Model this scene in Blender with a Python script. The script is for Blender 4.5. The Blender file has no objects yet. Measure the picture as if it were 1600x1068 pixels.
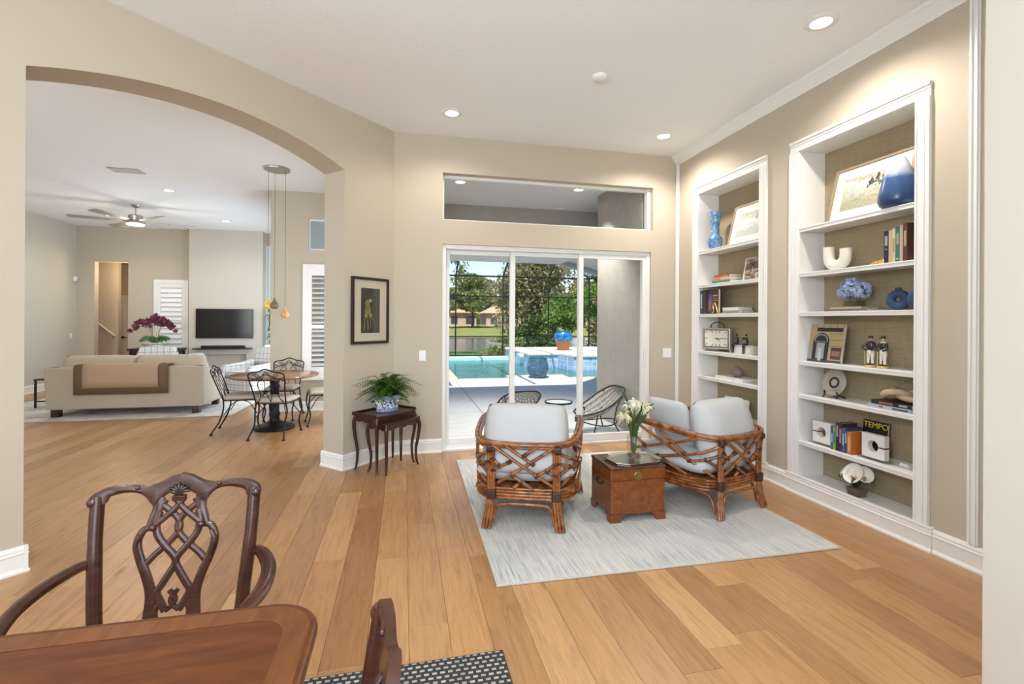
import bpy, math, random
from mathutils import Vector, Matrix, noise as mnoise
random.seed(7)
S = bpy.context.scene
COL = S.collection
PI = math.pi
# ------------------------------------------------------------------ camera
HC = 3.60                     # ceiling height
cam = bpy.data.cameras.new('camera'); camo = bpy.data.objects.new('camera', cam); COL.objects.link(camo)
YAW, ROLL, FPX, HORIZON = .2225, .006, 744.0, 501.0
sY, cY = math.sin(YAW), math.cos(YAW)
_r = Vector((cY, -sY, 0)); _f = Vector((sY, cY, 0)); _u = Vector((0, 0, 1))
_right = _r*math.cos(ROLL) + _u*math.sin(ROLL); _up = _u*math.cos(ROLL) - _r*math.sin(ROLL)
_m = Matrix((_right, _up, -_f)).transposed().to_4x4(); _m.translation = (0, 0, 1.5)
camo.matrix_world = _m
cam.sensor_width = 36; cam.lens = FPX/1600*36; cam.shift_y = (HORIZON-534)/1600
cam.clip_start = .05; cam.clip_end = 600
S.camera = camo
# ------------------------------------------------------------------ light and exposure
S.view_settings.view_transform = 'Standard'; S.view_settings.look = 'None'
S.view_settings.exposure = .04; S.view_settings.gamma = 1.0; S.view_settings.use_curve_mapping = False
W = bpy.data.worlds.new('sky'); S.world = W; W.use_nodes = True
_nt = W.node_tree; _sk = _nt.nodes.new('ShaderNodeTexSky'); _sk.sky_type = 'NISHITA'; _sk.sun_disc = False
_sk.sun_elevation = math.radians(58); _sk.sun_rotation = math.radians(200); _sk.dust_density = .25; _sk.air_density = 1.0; _sk.ozone_density = 3.0
_nt.links.new(_sk.outputs[0], _nt.nodes['Background'].inputs[0]); _nt.nodes['Background'].inputs[1].default_value = .22
def light(name, kind, loc, direction, energy, color=(1, 1, 1), size=1, size_y=None, spread=None):
    l = bpy.data.lights.new(name, kind); o = bpy.data.objects.new(name, l); COL.objects.link(o)
    o.location = loc; o.rotation_euler = Vector(direction).to_track_quat('-Z', 'Y').to_euler()
    l.energy = energy; l.color = color
    if kind == 'AREA':
        l.size = size
        if size_y: l.shape = 'RECTANGLE'; l.size_y = size_y
        if spread: l.spread = spread
    return o
sun = light('sun', 'SUN', (0, 0, 30), (.20, .42, -.86), 6.3, (1, .95, .88)); sun.data.angle = .01
# daylight of the rooms' windows (dining room window, great room side, glass doors)
light('dining_window_daylight', 'AREA', (-.4, -2.90, 1.9), (0, 1, -.05), 165, (.86, .93, 1), 3.4, 2.4)
light('dining_side_window_daylight', 'AREA', (-3.03, -.6, 1.9), (1, .1, 0), 50, (.86, .93, 1), 2.2, 2.2)
light('great_room_glass_door_daylight', 'AREA', (-2.22, 10.5, 1.35), (-1, 0, 0), 80, (.78, .89, 1), 3.2, 2.4)
light('great_room_side_window_daylight', 'AREA', (-5.2, 2.1, 2.0), (.05, 1, 0), 112, (.86, .93, 1), 3.2, 2.6)
light('dining_fill_light', 'POINT', (-.71, .17, 2.35), (0, 0, -1), 160, (.87, .94, 1)).data.shadow_soft_size = .25  # added unseen point lamp over the table, no fixture, brightens the ceiling
light('nook_window_daylight', 'AREA', (-.70, 7.0, 1.45), (-1, 0, 0), 30, (.93, .97, 1), 2.2, 2.2)

# ------------------------------------------------------------------ mesh builder
class MB:
    def __init__(s, M=None): s.v = []; s.f = []; s.M = M; s.c = None
    def add(s, vs, fs, M=None):
        o = len(s.v)
        for p in vs:
            p = Vector(p)
            if M is not None: p = M @ p
            if s.M is not None: p = s.M @ p
            s.v.append(p)
        for f in fs: s.f.append([i+o for i in f])
        return s
    def box(s, x0, x1, y0, y1, z0, z1, M=None):
        vs = [(x, y, z) for z in (z0, z1) for y in (y0, y1) for x in (x0, x1)]
        return s.add(vs, [(0, 2, 3, 1), (4, 5, 7, 6), (0, 1, 5, 4), (2, 6, 7, 3), (0, 4, 6, 2), (1, 3, 7, 5)], M)
    def prism(s, poly, h0, h1, M=None):
        n = len(poly); vs = [(x, y, h0) for x, y in poly] + [(x, y, h1) for x, y in poly]
        ar = sum(poly[i][0]*poly[(i+1) % n][1]-poly[(i+1) % n][0]*poly[i][1] for i in range(n))
        fs = [list(range(n))[::-1], list(range(n, 2*n))] + [(i, (i+1) % n, n+(i+1) % n, n+i) for i in range(n)]
        if ar < 0: fs = [list(f)[::-1] for f in fs]
        return s.add(vs, fs, M)
    def tube(s, pts, r, n=8, closed=False, flat=None, M=None, caps=True):
        pts = [Vector(p) for p in pts]; m = len(pts)
        rs = list(r) if hasattr(r, '__len__') else [r]*m
        T = []
        for i in range(m):
            if closed: t = pts[(i+1) % m]-pts[i-1]
            else: t = pts[min(i+1, m-1)]-pts[max(i-1, 0)]
            T.append(t.normalized() if t.length > 1e-9 else Vector((0, 0, 1)))
        up = Vector((0, 0, 1)) if abs(T[0].z) < .9 else Vector((1, 0, 0))
        N = (up - T[0]*up.dot(T[0])).normalized(); vs = []; fs = []
        for i in range(m):
            N = (N - T[i]*N.dot(T[i])); N = N.normalized() if N.length > 1e-6 else T[i].orthogonal().normalized()
            B = T[i].cross(N)
            for k in range(n):
                a = 2*PI*(k+.5)/n; kx = flat if flat else 1
                vs.append(pts[i] + (N*math.cos(a)*kx + B*math.sin(a))*rs[i])
        for i in range(m if closed else m-1):
            j = (i+1) % m
            for k in range(n):
                k2 = (k+1) % n
                fs.append((i*n+k, i*n+k2, j*n+k2, j*n+k))
        if not closed and caps: fs += [list(range(n))[::-1], [(m-1)*n+k for k in range(n)]]
        return s.add(vs, fs, M)
    def lathe(s, prof, n=20, c=(0, 0, 0), M=None, sx=1, sy=1, a0=0, caps=True):
        m = len(prof); vs = []; fs = []
        for (r, z) in prof:
            for k in range(n):
                a = a0+2*PI*k/n; vs.append((c[0]+r*sx*math.cos(a), c[1]+r*sy*math.sin(a), c[2]+z))
        for i in range(m-1):
            for k in range(n): fs.append((i*n+k, i*n+(k+1) % n, (i+1)*n+(k+1) % n, (i+1)*n+k))
        if caps and prof[0][0] > 1e-5: fs.append(list(range(n))[::-1])
        if caps and prof[-1][0] > 1e-5: fs.append([(m-1)*n+k for k in range(n)])
        return s.add(vs, fs, M)
    def ball(s, c, r, n=12, m=8, M=None):
        if not hasattr(r, '__len__'): r = (r, r, r)
        vs = [(c[0], c[1], c[2]-r[2])]; fs = []
        for i in range(1, m):
            t = -PI/2+PI*i/m
            for k in range(n):
                a = 2*PI*k/n; vs.append((c[0]+r[0]*math.cos(t)*math.cos(a), c[1]+r[1]*math.cos(t)*math.sin(a), c[2]+r[2]*math.sin(t)))
        vs.append((c[0], c[1], c[2]+r[2])); last = len(vs)-1
        for k in range(n): fs.append((0, 1+(k+1) % n, 1+k)); fs.append((last, 1+(m-2)*n+k, 1+(m-2)*n+(k+1) % n))
        for i in range(m-2):
            for k in range(n): fs.append((1+i*n+k, 1+i*n+(k+1) % n, 1+(i+1)*n+(k+1) % n, 1+(i+1)*n+k))
        return s.add(vs, fs, M)
    def pillow(s, w, d, h, M=None, n=14, e=.45, crown=.35, seed=0):
        """soft cushion: superellipse outline w x d, thickness h with crowned faces"""
        vs = []; fs = []
        def hz(u, v):
            k = (1-abs(u)**3.2)*(1-abs(v)**3.2)
            return max(0, k)**e
        for sgn in (1, -1):
            for j in range(n+1):
                for i in range(n+1):
                    u = -1+2*i/n; v = -1+2*j/n
                    u2 = math.copysign(abs(u)**.8, u); v2 = math.copysign(abs(v)**.8, v)
                    pin = 1-.06*(abs(u2)**4*(1-abs(v2)**2)*-1+abs(v2)**4*abs(u2)**4*.9)
                    wob = 1+.10*mnoise.noise(Vector((u*1.4+seed, v*1.4, sgn*3+seed)))
                    z = sgn*h*.5*hz(u2, v2)*wob
                    vs.append((u2*w*.5*pin, v2*d*.5*pin, z))
        N = n+1
        for j in range(n):
            for i in range(n):
                a = j*N+i; fs.append((a, a+1, a+N+1, a+N))
                b = N*N+a; fs.append((b, b+N, b+N+1, b+1))
        return s.add(vs, fs, M)
    def build(s, name, mat=None, parent=None, smooth=None, bev=0, seg=2, weld=False):
        me = bpy.data.meshes.new(name); me.from_pydata([tuple(p) for p in s.v], [], s.f)
        me.validate(); me.update()
        if weld or s.c is None and weld:
            import bmesh
            b = bmesh.new(); b.from_mesh(me); bmesh.ops.remove_doubles(b, verts=b.verts, dist=weld if weld is not True else 1e-4); b.to_mesh(me); b.free()
        if smooth is not None:
            me.polygons.foreach_set('use_smooth', [True]*len(me.polygons))
            if smooth < 180: me.set_sharp_from_angle(angle=math.radians(smooth))
        if mat is not None: me.materials.append(mat)
        o = bpy.data.objects.new(name, me); COL.objects.link(o)
        if parent is not None: o.parent = parent
        if bev:
            md = o.modifiers.new('bevel', 'BEVEL'); md.width = bev; md.segments = seg; md.limit_method = 'ANGLE'; md.angle_limit = .6
            md.harden_normals = False
        return o
def tag(o, label=None, cat=None, group=None, kind=None):
    if label: o['label'] = label
    if cat: o['category'] = cat
    if group: o['group'] = group
    if kind: o['kind'] = kind
    return o
def empty(name, loc=(0, 0, 0), rz=0, label=None, cat=None, group=None):
    o = bpy.data.objects.new(name, None); COL.objects.link(o); o.location = loc; o.rotation_euler = (0, 0, rz); o.empty_display_size = .05
    return tag(o, label, cat, group)
def struct(o): o['kind'] = 'structure'; return o
def copy_tree(o, parent=None):
    c = o.copy(); COL.objects.link(c)
    if parent is not None: c.parent = parent
    for ch in list(o.children): copy_tree(ch, c)
    return c
def Tr(x=0, y=0, z=0): return Matrix.Translation((x, y, z))
def Rx(a): return Matrix.Rotation(a, 4, 'X')
def Ry(a): return Matrix.Rotation(a, 4, 'Y')
def Rz(a): return Matrix.Rotation(a, 4, 'Z')
def bez(pts, n=8):
    """Catmull-Rom through the points"""
    pts = [Vector(p) for p in pts]; out = []
    P = [pts[0]*2-pts[1]] + pts + [pts[-1]*2-pts[-2]]
    for i in range(1, len(P)-2):
        for k in range(n):
            t = k/n; a, b, c, d = P[i-1], P[i], P[i+1], P[i+2]
            out.append(.5*((2*b)+(c-a)*t+(2*a-5*b+4*c-d)*t*t+(3*b-a-3*c+d)*t**3))
    return out + [pts[-1]]

# ------------------------------------------------------------------ materials
MAT = {}
def nodes(name):
    m = bpy.data.materials.new(name); m.use_nodes = True; nt = m.node_tree
    return m, nt, nt.nodes['Principled BSDF']
def N(nt, t, **k):
    n = nt.nodes.new(t)
    for a, b in k.items(): setattr(n, a, b)
    return n
def coords(nt, kind='Object', scale=(1, 1, 1), rot=(0, 0, 0), loc=(0, 0, 0)):
    tc = N(nt, 'ShaderNodeTexCoord'); mp = N(nt, 'ShaderNodeMapping')
    mp.inputs['Scale'].default_value = scale; mp.inputs['Rotation'].default_value = rot; mp.inputs['Location'].default_value = loc
    nt.links.new(tc.outputs[kind], mp.inputs[0]); return mp.outputs[0]
def worldpos(nt, scale=(1, 1, 1)):
    g = N(nt, 'ShaderNodeNewGeometry'); mp = N(nt, 'ShaderNodeMapping'); mp.inputs['Scale'].default_value = scale
    nt.links.new(g.outputs['Position'], mp.inputs[0]); return mp.outputs[0]
def noise(nt, vec, scale=5, detail=4, rough=.55, dist=0):
    n = N(nt, 'ShaderNodeTexNoise'); n.inputs['Scale'].default_value = scale; n.inputs['Detail'].default_value = detail
    n.inputs['Roughness'].default_value = rough; n.inputs['Distortion'].default_value = dist
    nt.links.new(vec, n.inputs['Vector']); return n.outputs['Fac']
def ramp(nt, fac, stops):
    r = N(nt, 'ShaderNodeValToRGB'); e = r.color_ramp.elements
    while len(e) < len(stops): e.new(.5)
    for i, (p, c) in enumerate(stops): e[i].position = p; e[i].color = tuple(c)+(1,)
    nt.links.new(fac, r.inputs[0]); return r.outputs[0]
def mixc(nt, fac, a, b, mode='MIX'):
    m = N(nt, 'ShaderNodeMix', data_type='RGBA', blend_type=mode)
    for sock, v in ((m.inputs[0], fac), (m.inputs[6], a), (m.inputs[7], b)):
        if hasattr(v, 'links'): nt.links.new(v, sock)
        elif isinstance(v, (int, float)): sock.default_value = v
        else: sock.default_value = tuple(v)+(1,) if len(v) == 3 else v
    return m.outputs[2]
def bump(nt, b, h, strength=.2, dist=.01):
    n = N(nt, 'ShaderNodeBump'); n.inputs['Strength'].default_value = strength; n.inputs['Distance'].default_value = dist
    nt.links.new(h, n.inputs['Height']); nt.links.new(n.outputs[0], b.inputs['Normal'])
def plain(name, col, rough=.5, metal=0, bumps=None, vary=0, spec=None, emit=None):
    if name in MAT: return MAT[name]
    m, nt, b = nodes(name); b.inputs['Base Color'].default_value = tuple(col)+(1,); b.inputs['Roughness'].default_value = rough; b.inputs['Metallic'].default_value = metal
    if spec is not None: b.inputs['Specular IOR Level'].default_value = spec
    if vary:
        f = noise(nt, coords(nt), 6, 3); c = ramp(nt, f, [(.3, [v*(1-vary) for v in col]), (.7, [min(1, v*(1+vary)) for v in col])]); nt.links.new(c, b.inputs['Base Color'])
    if bumps: bump(nt, b, noise(nt, coords(nt), bumps[0], 3), bumps[1], bumps[2] if len(bumps) > 2 else .005)
    if emit: b.inputs['Emission Color'].default_value = tuple(emit[0])+(1,); b.inputs['Emission Strength'].default_value = emit[1]
    MAT[name] = m; return m
def wood(name, dark, light_, scale=(1, 1, 12), rough=.3, nscale=3, dist=1.2, bstr=.03):
    if name in MAT: return MAT[name]
    m, nt, b = nodes(name); v = coords(nt, 'Object', scale)
    f = noise(nt, v, nscale, 6, .6, dist); c = ramp(nt, f, [(.25, dark), (.75, light_)]); nt.links.new(c, b.inputs['Base Color'])
    b.inputs['Roughness'].default_value = rough; bump(nt, b, f, bstr, .003); MAT[name] = m; return m
def fabric(name, col, col2=None, rough=.95, scale=420, bstr=.35):
    if name in MAT: return MAT[name]
    m, nt, b = nodes(name); v = coords(nt)
    f = noise(nt, v, scale, 2); f2 = noise(nt, v, 7, 3); col2 = col2 or [c*.86 for c in col]
    c = mixc(nt, f2, col2, col); c2 = mixc(nt, .25, c, ramp(nt, f, [(.35, [x*.7 for x in col2]), (.65, col)])); nt.links.new(c2, b.inputs['Base Color'])
    b.inputs['Roughness'].default_value = rough; b.inputs['Specular IOR Level'].default_value = .2
    bump(nt, b, f, bstr, .002); MAT[name] = m; return m
def glassy(name, tint=(1, 1, 1), refl=.6, rough=0.0):
    """thin clear pane: transparent with a fresnel reflection"""
    if name in MAT: return MAT[name]
    m, nt, b = nodes(name); nt.nodes.remove(b); out = nt.nodes['Material Output']
    t = N(nt, 'ShaderNodeBsdfTransparent'); t.inputs[0].default_value = tuple(tint)+(1,)
    g = N(nt, 'ShaderNodeBsdfGlossy'); g.inputs['Roughness'].default_value = rough
    fr = N(nt, 'ShaderNodeLayerWeight'); pw = N(nt, 'ShaderNodeMath', operation='POWER'); pw.inputs[1].default_value = 4; nt.links.new(fr.outputs['Facing'], pw.inputs[0])
    mu = N(nt, 'ShaderNodeMath', operation='MULTIPLY_ADD'); mu.inputs[1].default_value = refl; mu.inputs[2].default_value = .045*refl; nt.links.new(pw.outputs[0], mu.inputs[0])
    mx = N(nt, 'ShaderNodeMixShader'); nt.links.new(mu.outputs[0], mx.inputs[0]); nt.links.new(t.outputs[0], mx.inputs[1]); nt.links.new(g.outputs[0], mx.inputs[2])
    nt.links.new(mx.outputs[0], out.inputs[0]); MAT[name] = m; return m
PAINT = plain('beige_wall_paint', (.525, .462, .375), .75, bumps=(160, .12, .002), spec=.25)
PAINT2 = plain('greige_wall_paint', (.56, .525, .46), .75, bumps=(160, .12, .002), spec=.25)
WHITE = plain('white_trim_paint', (.84, .83, .81), .38)
CEIL = plain('white_knockdown_ceiling', (.90, .915, .93), .85, bumps=(38, .35, .006), spec=.2)
VINYL = plain('white_vinyl_frame', (.80, .80, .78), .35)
GLASS = glassy('clear_window_glass', (.97, .985, .98), .35)
MAHOG = wood('mahogany', (.018, .006, .004), (.062, .018, .010), (3, 3, 14), .26, 2.2)
DARKMETAL = plain('dark_bronze_metal', (.022, .02, .019), .45, .6)
BLACK = plain('black_plastic', (.008, .008, .009), .3)
NICKEL = plain('brushed_nickel', (.52, .49, .45), .34, 1)
CHROME = plain('silver', (.72, .72, .70), .22, 1)
GOLD = plain('gold', (.75, .48, .16), .28, 1)
LAMPGLOW = plain('lamp_lens_glow', (1, .97, .9), .4, emit=((1, .93, .82), 9))
# ------------------------------------------------------------------ floor
def plank_material(name, attr):
    m, nt, b = nodes(name)
    pos = worldpos(nt, (1, 1, 1))
    if attr: a = N(nt, 'ShaderNodeAttribute', attribute_name='plank'); rnd = a.outputs['Fac']
    else: a = N(nt, 'ShaderNodeObjectInfo'); rnd = a.outputs['Random']
    mul = N(nt, 'ShaderNodeMath', operation='MULTIPLY'); mul.inputs[1].default_value = 37; nt.links.new(rnd, mul.inputs[0])
    cx = N(nt, 'ShaderNodeCombineXYZ'); nt.links.new(mul.outputs[0], cx.inputs[2])
    ad = N(nt, 'ShaderNodeVectorMath', operation='ADD'); nt.links.new(pos, ad.inputs[0]); nt.links.new(cx.outputs[0], ad.inputs[1])
    mp = N(nt, 'ShaderNodeMapping'); mp.inputs['Scale'].default_value = (9, .75, 1); nt.links.new(ad.outputs[0], mp.inputs[0])
    g1 = noise(nt, mp.outputs[0], 2.2, 7, .6, 2.2)
    mp2 = N(nt, 'ShaderNodeMapping'); mp2.inputs['Scale'].default_value = (60, 2.2, 1); nt.links.new(ad.outputs[0], mp2.inputs[0])
    g2 = noise(nt, mp2.outputs[0], 3, 3, .5)
    tone = ramp(nt, rnd, [(0, (.325, .160, .064)), (.2, (.49, .278, .122)), (.42, (.42, .220, .090)), (.62, (.54, .320, .150)), (.8, (.365, .190, .083)), (1, (.52, .288, .120))])
    gr = ramp(nt, g1, [(.28, (.74, .70, .66)), (.5, (1, 1, 1)), (.72, (1.12, 1.11, 1.08))])
    c = mixc(nt, 1.0, tone, gr, 'MULTIPLY')
    gr2 = ramp(nt, g2, [(.3, (.88, .87, .85)), (.62, (1.03, 1.03, 1.03))])
    c = mixc(nt, 1.0, c, gr2, 'MULTIPLY')
    # a few knots
    vo = N(nt, 'ShaderNodeTexVoronoi'); vo.inputs['Scale'].default_value = 1.0
    mp3 = N(nt, 'ShaderNodeMapping'); mp3.inputs['Scale'].default_value = (3.4, 1.25, 1); nt.links.new(ad.outputs[0], mp3.inputs[0]); nt.links.new(mp3.outputs[0], vo.inputs['Vector'])
    kn = ramp(nt, vo.outputs['Distance'], [(.035, (.55, .5, .45)), (.10, (1, 1, 1))])
    c = mixc(nt, .8, c, kn, 'MULTIPLY')
    nt.links.new(c, b.inputs['Base Color']); b.inputs['Roughness'].default_value = .31; b.inputs['Specular IOR Level'].default_value = .45
    bump(nt, b, g2, .05, .002); return m
OAK = plank_material('oak_plank', False); OAKS = plank_material('oak_planks_far', True)
floor = struct(MB().box(-7.6, 3.7, -3.1, 5.46, -.12, -.016).box(-7.6, -.3, 5.46, 13.0, -.12, -.016).build('floor', plain('subfloor', (.10, .06, .035), .8)))
tag(floor, 'wide oak plank floor running through the open rooms')
PW = .19
planks = []
_rng = random.Random(11)
def room_end(x):
    if x > -.35: return 5.47
    if x > -2.05: return 8.5
    return 12.85
x = 3.45
while x > -7.35:
    x0 = x-PW; y1 = room_end((x+x0)/2); y = y1 - _rng.uniform(.2, 1.9)
    hi = y1
    while hi > -3.0:
        lo = max(-3.0, y); planks.append((x0, x, lo, hi)); hi = lo; y = lo-_rng.choice((1.2, 1.5, 1.8, 1.9, 1.9, 2.1))
    x = x0
def view_size(p):
    cx, cy = (p[0]+p[1])/2, (p[2]+p[3])/2
    d = cx*sY+cy*cY; l = cx*cY-cy*sY
    if d < .75: return 0
    u = l/d
    if abs(u) > 1.16: return 0
    if cx < -.3 and cy-cx > 5.9 and u < -1.06: return 0
    return (p[1]-p[0])*(p[3]-p[2])/(d*d*d)
ps = sorted(planks, key=view_size, reverse=True)
for p in ps[:300]:
    c = .0009; x0, x1, y0, y1 = p[0]+.0006, p[1]-.0006, p[2]+.0006, p[3]-.0006
    mb = MB(); mb.add([(x0, y0, -.016), (x1, y0, -.016), (x1, y1, -.016), (x0, y1, -.016), (x0, y0, -c), (x1, y0, -c), (x1, y1, -c), (x0, y1, -c), (x0+c, y0+c, 0), (x1-c, y0+c, 0), (x1-c, y1-c, 0), (x0+c, y1-c, 0)],
        [(0, 1, 5, 4), (1, 2, 6, 5), (2, 3, 7, 6), (3, 0, 4, 7), (4, 5, 9, 8), (5, 6, 10, 9), (6, 7, 11, 10), (7, 4, 8, 11), (8, 9, 10, 11)])
    mb.build('plank', OAK, floor)
mb = MB(); vals = []
for p in ps[300:]:
    g = .001; mb.box(p[0]+g, p[1]-g, p[2]+g, p[3]-g, -.016, 0); vals += [_rng.random()]*6
o = mb.build('planks', OAKS, floor); o['kind'] = 'stuff'
at_ = o.data.attributes.new('plank', 'FLOAT', 'FACE'); at_.data.foreach_set('value', vals)

# ------------------------------------------------------------------ walls and ceiling
YB = 5.47; XR = 3.385; YF = 12.7; XL = -7.25; YN = 8.4
ceil = struct(MB().box(-7.6, 3.8, -3.2, 5.70, HC, HC+.12).box(-7.6, -.3, 5.70, 13.0, HC, HC+.12).build('ceiling', CEIL)); tag(ceil, 'white textured ceiling over the rooms')
SX0, SX1, SZ = .42, 3.03, 2.375          # sliding door opening
TX0, TX1, TZ0, TZ1 = .40, 3.055, 2.648, 3.187   # transom opening
m = MB().box(-.45, SX0, YB, YB+.22, 0, HC).box(3.055, 3.62, YB, YB+.22, 0, HC).box(SX0, TX1, YB, YB+.22, SZ, TZ0).box(TX0+.02, TX1, YB, YB+.22, TZ1, HC).box(SX1, TX1, YB, YB+.22, 0, SZ)
wall_back = struct(m.build('wall_back', PAINT)); tag(wall_back, 'beige painted wall around the sliding glass door')
B1 = (3.985, 5.005); B2 = (2.532, 3.537); BZ0, BZ1 = .15, 3.015
m = MB().box(XR, 3.72, 5.005, YB+.1, 0, HC).box(XR, 3.72, B2[1], B1[0], 0, HC).box(XR, 3.72, 1.0, B2[0], 0, HC).box(XR, 3.72, B2[0], B2[1], BZ1, HC).box(XR, 3.72, B1[0], B1[1], BZ1, HC)
m.box(3.70, 3.78, 1.0, YB+.1, 0, HC)
wall_right = struct(m.build('wall_right', PAINT)); tag(wall_right, 'beige wall holding the two built in bookcases')
# arched wall at 45 degrees
P0 = Vector((-.115, YB, 0)); DL = Vector((-math.sqrt(.5), -math.sqrt(.5), 0)); NB = Vector((-math.sqrt(.5), math.sqrt(.5), 0)); TH = .31
UA, UB, UE = .669, 2.942, 4.45
def arch_z(u):
    k = (u-(UA+UB)/2)/((UB-UA)/2); R_ = ((UB-UA)/2)**2/(2*.205)+.205/2
    return 2.995 + math.sqrt(max(0, R_*R_-(k*(UB-UA)/2)**2))-(R_-.205)
def dp(u, t, z): return P0+DL*u+NB*t+Vector((0, 0, z))
m = MB()
def dbox(m, u0, u1, t0, t1, z0, z1):
    m.add([dp(u, t, z) for z in (z0, z1) for t in (t0, t1) for u in (u0, u1)], [(0, 1, 3, 2), (4, 6, 7, 5), (0, 4, 5, 1), (2, 3, 7, 6), (0, 2, 6, 4), (1, 5, 7, 3)])
dbox(m, 0, UA, 0, TH, 0, HC); dbox(m, UB, UE, 0, TH, 0, HC)
NA = 40; us = [UA+(UB-UA)*i/NA for i in range(NA+1)]
for i in range(NA):
    a, b = us[i], us[i+1]; za, zb = arch_z(a), arch_z(b)
    m.add([dp(a, 0, za), dp(b, 0, zb), dp(b, 0, HC), dp(a, 0, HC), dp(a, TH, za), dp(b, TH, zb), dp(b, TH, HC), dp(a, TH, HC)],
          [(0, 3, 2, 1), (4, 5, 6, 7), (0, 1, 5, 4)])
wall_left = struct(m.build('wall_left', PAINT, smooth=30)); tag(wall_left, 'beige angled wall with a wide arched opening')
# walls of the dining room end, where the camera stands
m = MB().box(2.19, 3.4, -3.1, 1.395, 0, HC); wn = struct(m.build('wall_near', PAINT2)); tag(wn, 'pale wall end at the dining room opening')
m = MB().box(-3.4, -3.14, -3.1, 2.6, 0, .75).box(-3.4, -3.14, -3.1, 2.6, 3.05, HC).box(-3.4, -3.14, -3.1, -1.75, .75, 3.05).box(-3.4, -3.14, .55, 2.6, .75, 3.05)
wd = struct(m.build('wall_dining', PAINT2)); tag(wd, 'pale side wall of the dining room with a window opening')
m = MB().box(-3.4, 2.3, -3.25, -3.0, 0, .6).box(-3.4, 2.3, -3.25, -3.0, 3.2, HC).box(-3.4, -2.2, -3.25, -3.0, .6, 3.2).box(1.4, 2.3, -3.25, -3.0, .6, 3.2)
wb = struct(m.build('wall_behind', PAINT2)); tag(wb, 'pale end wall of the dining room with a window opening')
# great room walls
DX0, DX1, DZ = -6.90, -6.23, 2.80
WX0, WX1, WZ0, WZ1 = -5.62, -5.07, .70, 2.33
m = MB().box(XL-.2, DX0, YF, YF+.15, 0, HC).box(DX0, DX1, YF, YF+.15, DZ, HC).box(DX1, WX0, YF, YF+.15, 0, HC).box(WX0, WX1, YF, YF+.15, 0, WZ0).box(WX0, WX1, YF, YF+.15, WZ1, HC).box(WX1, -3.315, YF, YF+.15, 0, HC).box(-3.315, -1.9, YF, YF+.15, 3.3, HC).box(-3.315, -1.9, YF, YF+.15, 0, .08).box(-2.25, -1.9, YF, YF+.15, .08, 3.3)
wf = struct(m.build('wall_far', PAINT)); tag(wf, 'beige far wall of the great room with a doorway')
m = MB().box(XL-.2, XL, 1.9, YF+.1, 0, HC); wl = struct(m.build('wall_great_room', PAINT2)); tag(wl, 'pale side wall of the great room')
m = MB().box(XL, -3.3, 1.85, 2.0, 0, .6).box(XL, -3.3, 1.85, 2.0, 3.3, HC).box(XL, -6.9, 1.85, 2.0, .6, 3.3).box(-3.55, -3.2, 1.85, 2.6, 0, HC)
wk = struct(m.build('wall_great_room_near', PAINT2)); tag(wk, 'great room wall with a wide window opening')
m = MB().box(-4.884, -3.316, 12.45, YF+.02, .0, HC)
# fireplace recess is part of the chimney breast
wc = struct(MB().box(-4.884, -4.52, 12.45, YF, 0, HC).box(-3.66, -3.316, 12.45, YF, 0, HC).box(-4.52, -3.66, 12.45, YF, .672, HC).box(-4.52, -3.66, 12.62, YF, 0, .672).build('wall_chimney', PAINT2)); tag(wc, 'pale chimney breast with a low recess under the television')
NX0, NX1, NZ0, NZ1 = -1.545, -.95, .62, 2.33
QX0, QX1, QZ0, QZ1 = -1.555, -.95, 2.645, 3.165
m = MB().box(-2.12, NX0, YN, YN+.2, 0, HC).box(NX1, -.4, YN, YN+.2, 0, HC).box(NX0, NX1, YN, YN+.2, 0, NZ0).box(NX0, NX1, YN, YN+.2, NZ1, QZ0).box(NX0, NX1, YN, YN+.2, QZ1, HC)
wnk = struct(m.build('wall_nook', PAINT)); tag(wnk, 'taupe breakfast nook wall with a shuttered window')
m = MB().box(-2.12, -1.95, YN+.2, 8.85, 0, HC).box(-2.12, -1.95, 12.15, YF, 0, HC).box(-2.12, -1.95, 8.85, 12.15, 2.6, HC)
wgs = struct(m.build('wall_great_room_side', PAINT)); tag(wgs, 'great room wall with a wide glass door opening to the lanai')
m = MB().box(-.65, -.45, 5.6, 5.85, 0, HC).box(-.65, -.45, 8.15, YN+.1, 0, HC).box(-.65, -.45, 5.85, 8.15, 0, .3).box(-.65, -.45, 5.85, 8.15, 2.6, HC)
wns = struct(m.build('wall_nook_side', PAINT)); tag(wns, 'breakfast nook side wall with a window opening')
# hallway behind the far doorway
WARM = plain('warm_hall_paint', (.60, .50, .38), .75)
m = MB().box(-8.95, -8.8, YF+.15, 14.9, 0, HC).box(-8.95, -5.85, 14.8, 14.95, 0, HC).box(-6.0, -5.85, YF+.15, 14.9, 0, HC).box(-8.95, -5.85, YF+.15, 14.9, 2.95, 3.05).box(-8.95, XL-.2, YF, YF+.15, 0, HC)
hw = struct(m.build('wall_hall', WARM)); tag(hw, 'warm lit hallway walls behind the doorway')
hf = struct(MB().box(-8.9, -5.9, 12.85, 14.85, -.1, -.001).build('floor_hall', plain('hall_floor', (.38, .24, .13), .5))); tag(hf, 'wooden floor of the hallway')
m = MB().box(-7.55, -6.97, 13.98, 14.1, 0, 2.95)
st = struct(MB().box(-7.385, -6.935, 13.70, 13.82, 0, 2.95).build('wall_stair', plain('stair_wall_paint', (.66, .58, .48), .7))); tag(st, 'pale stair wall with a sloping handrail inside the doorway')
hr = MB().tube([(-7.38, 13.64, 1.42), (-6.98, 13.64, 1.07)], .024, 8).build('handrail', WHITE, st, smooth=60)
MB().tube([(-7.02, 13.64, 1.09), (-7.02, 13.66, 1.05), (-7.02, 13.70, 1.05)], .012, 6).build('rail_bracket', NICKEL, hr)
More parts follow.
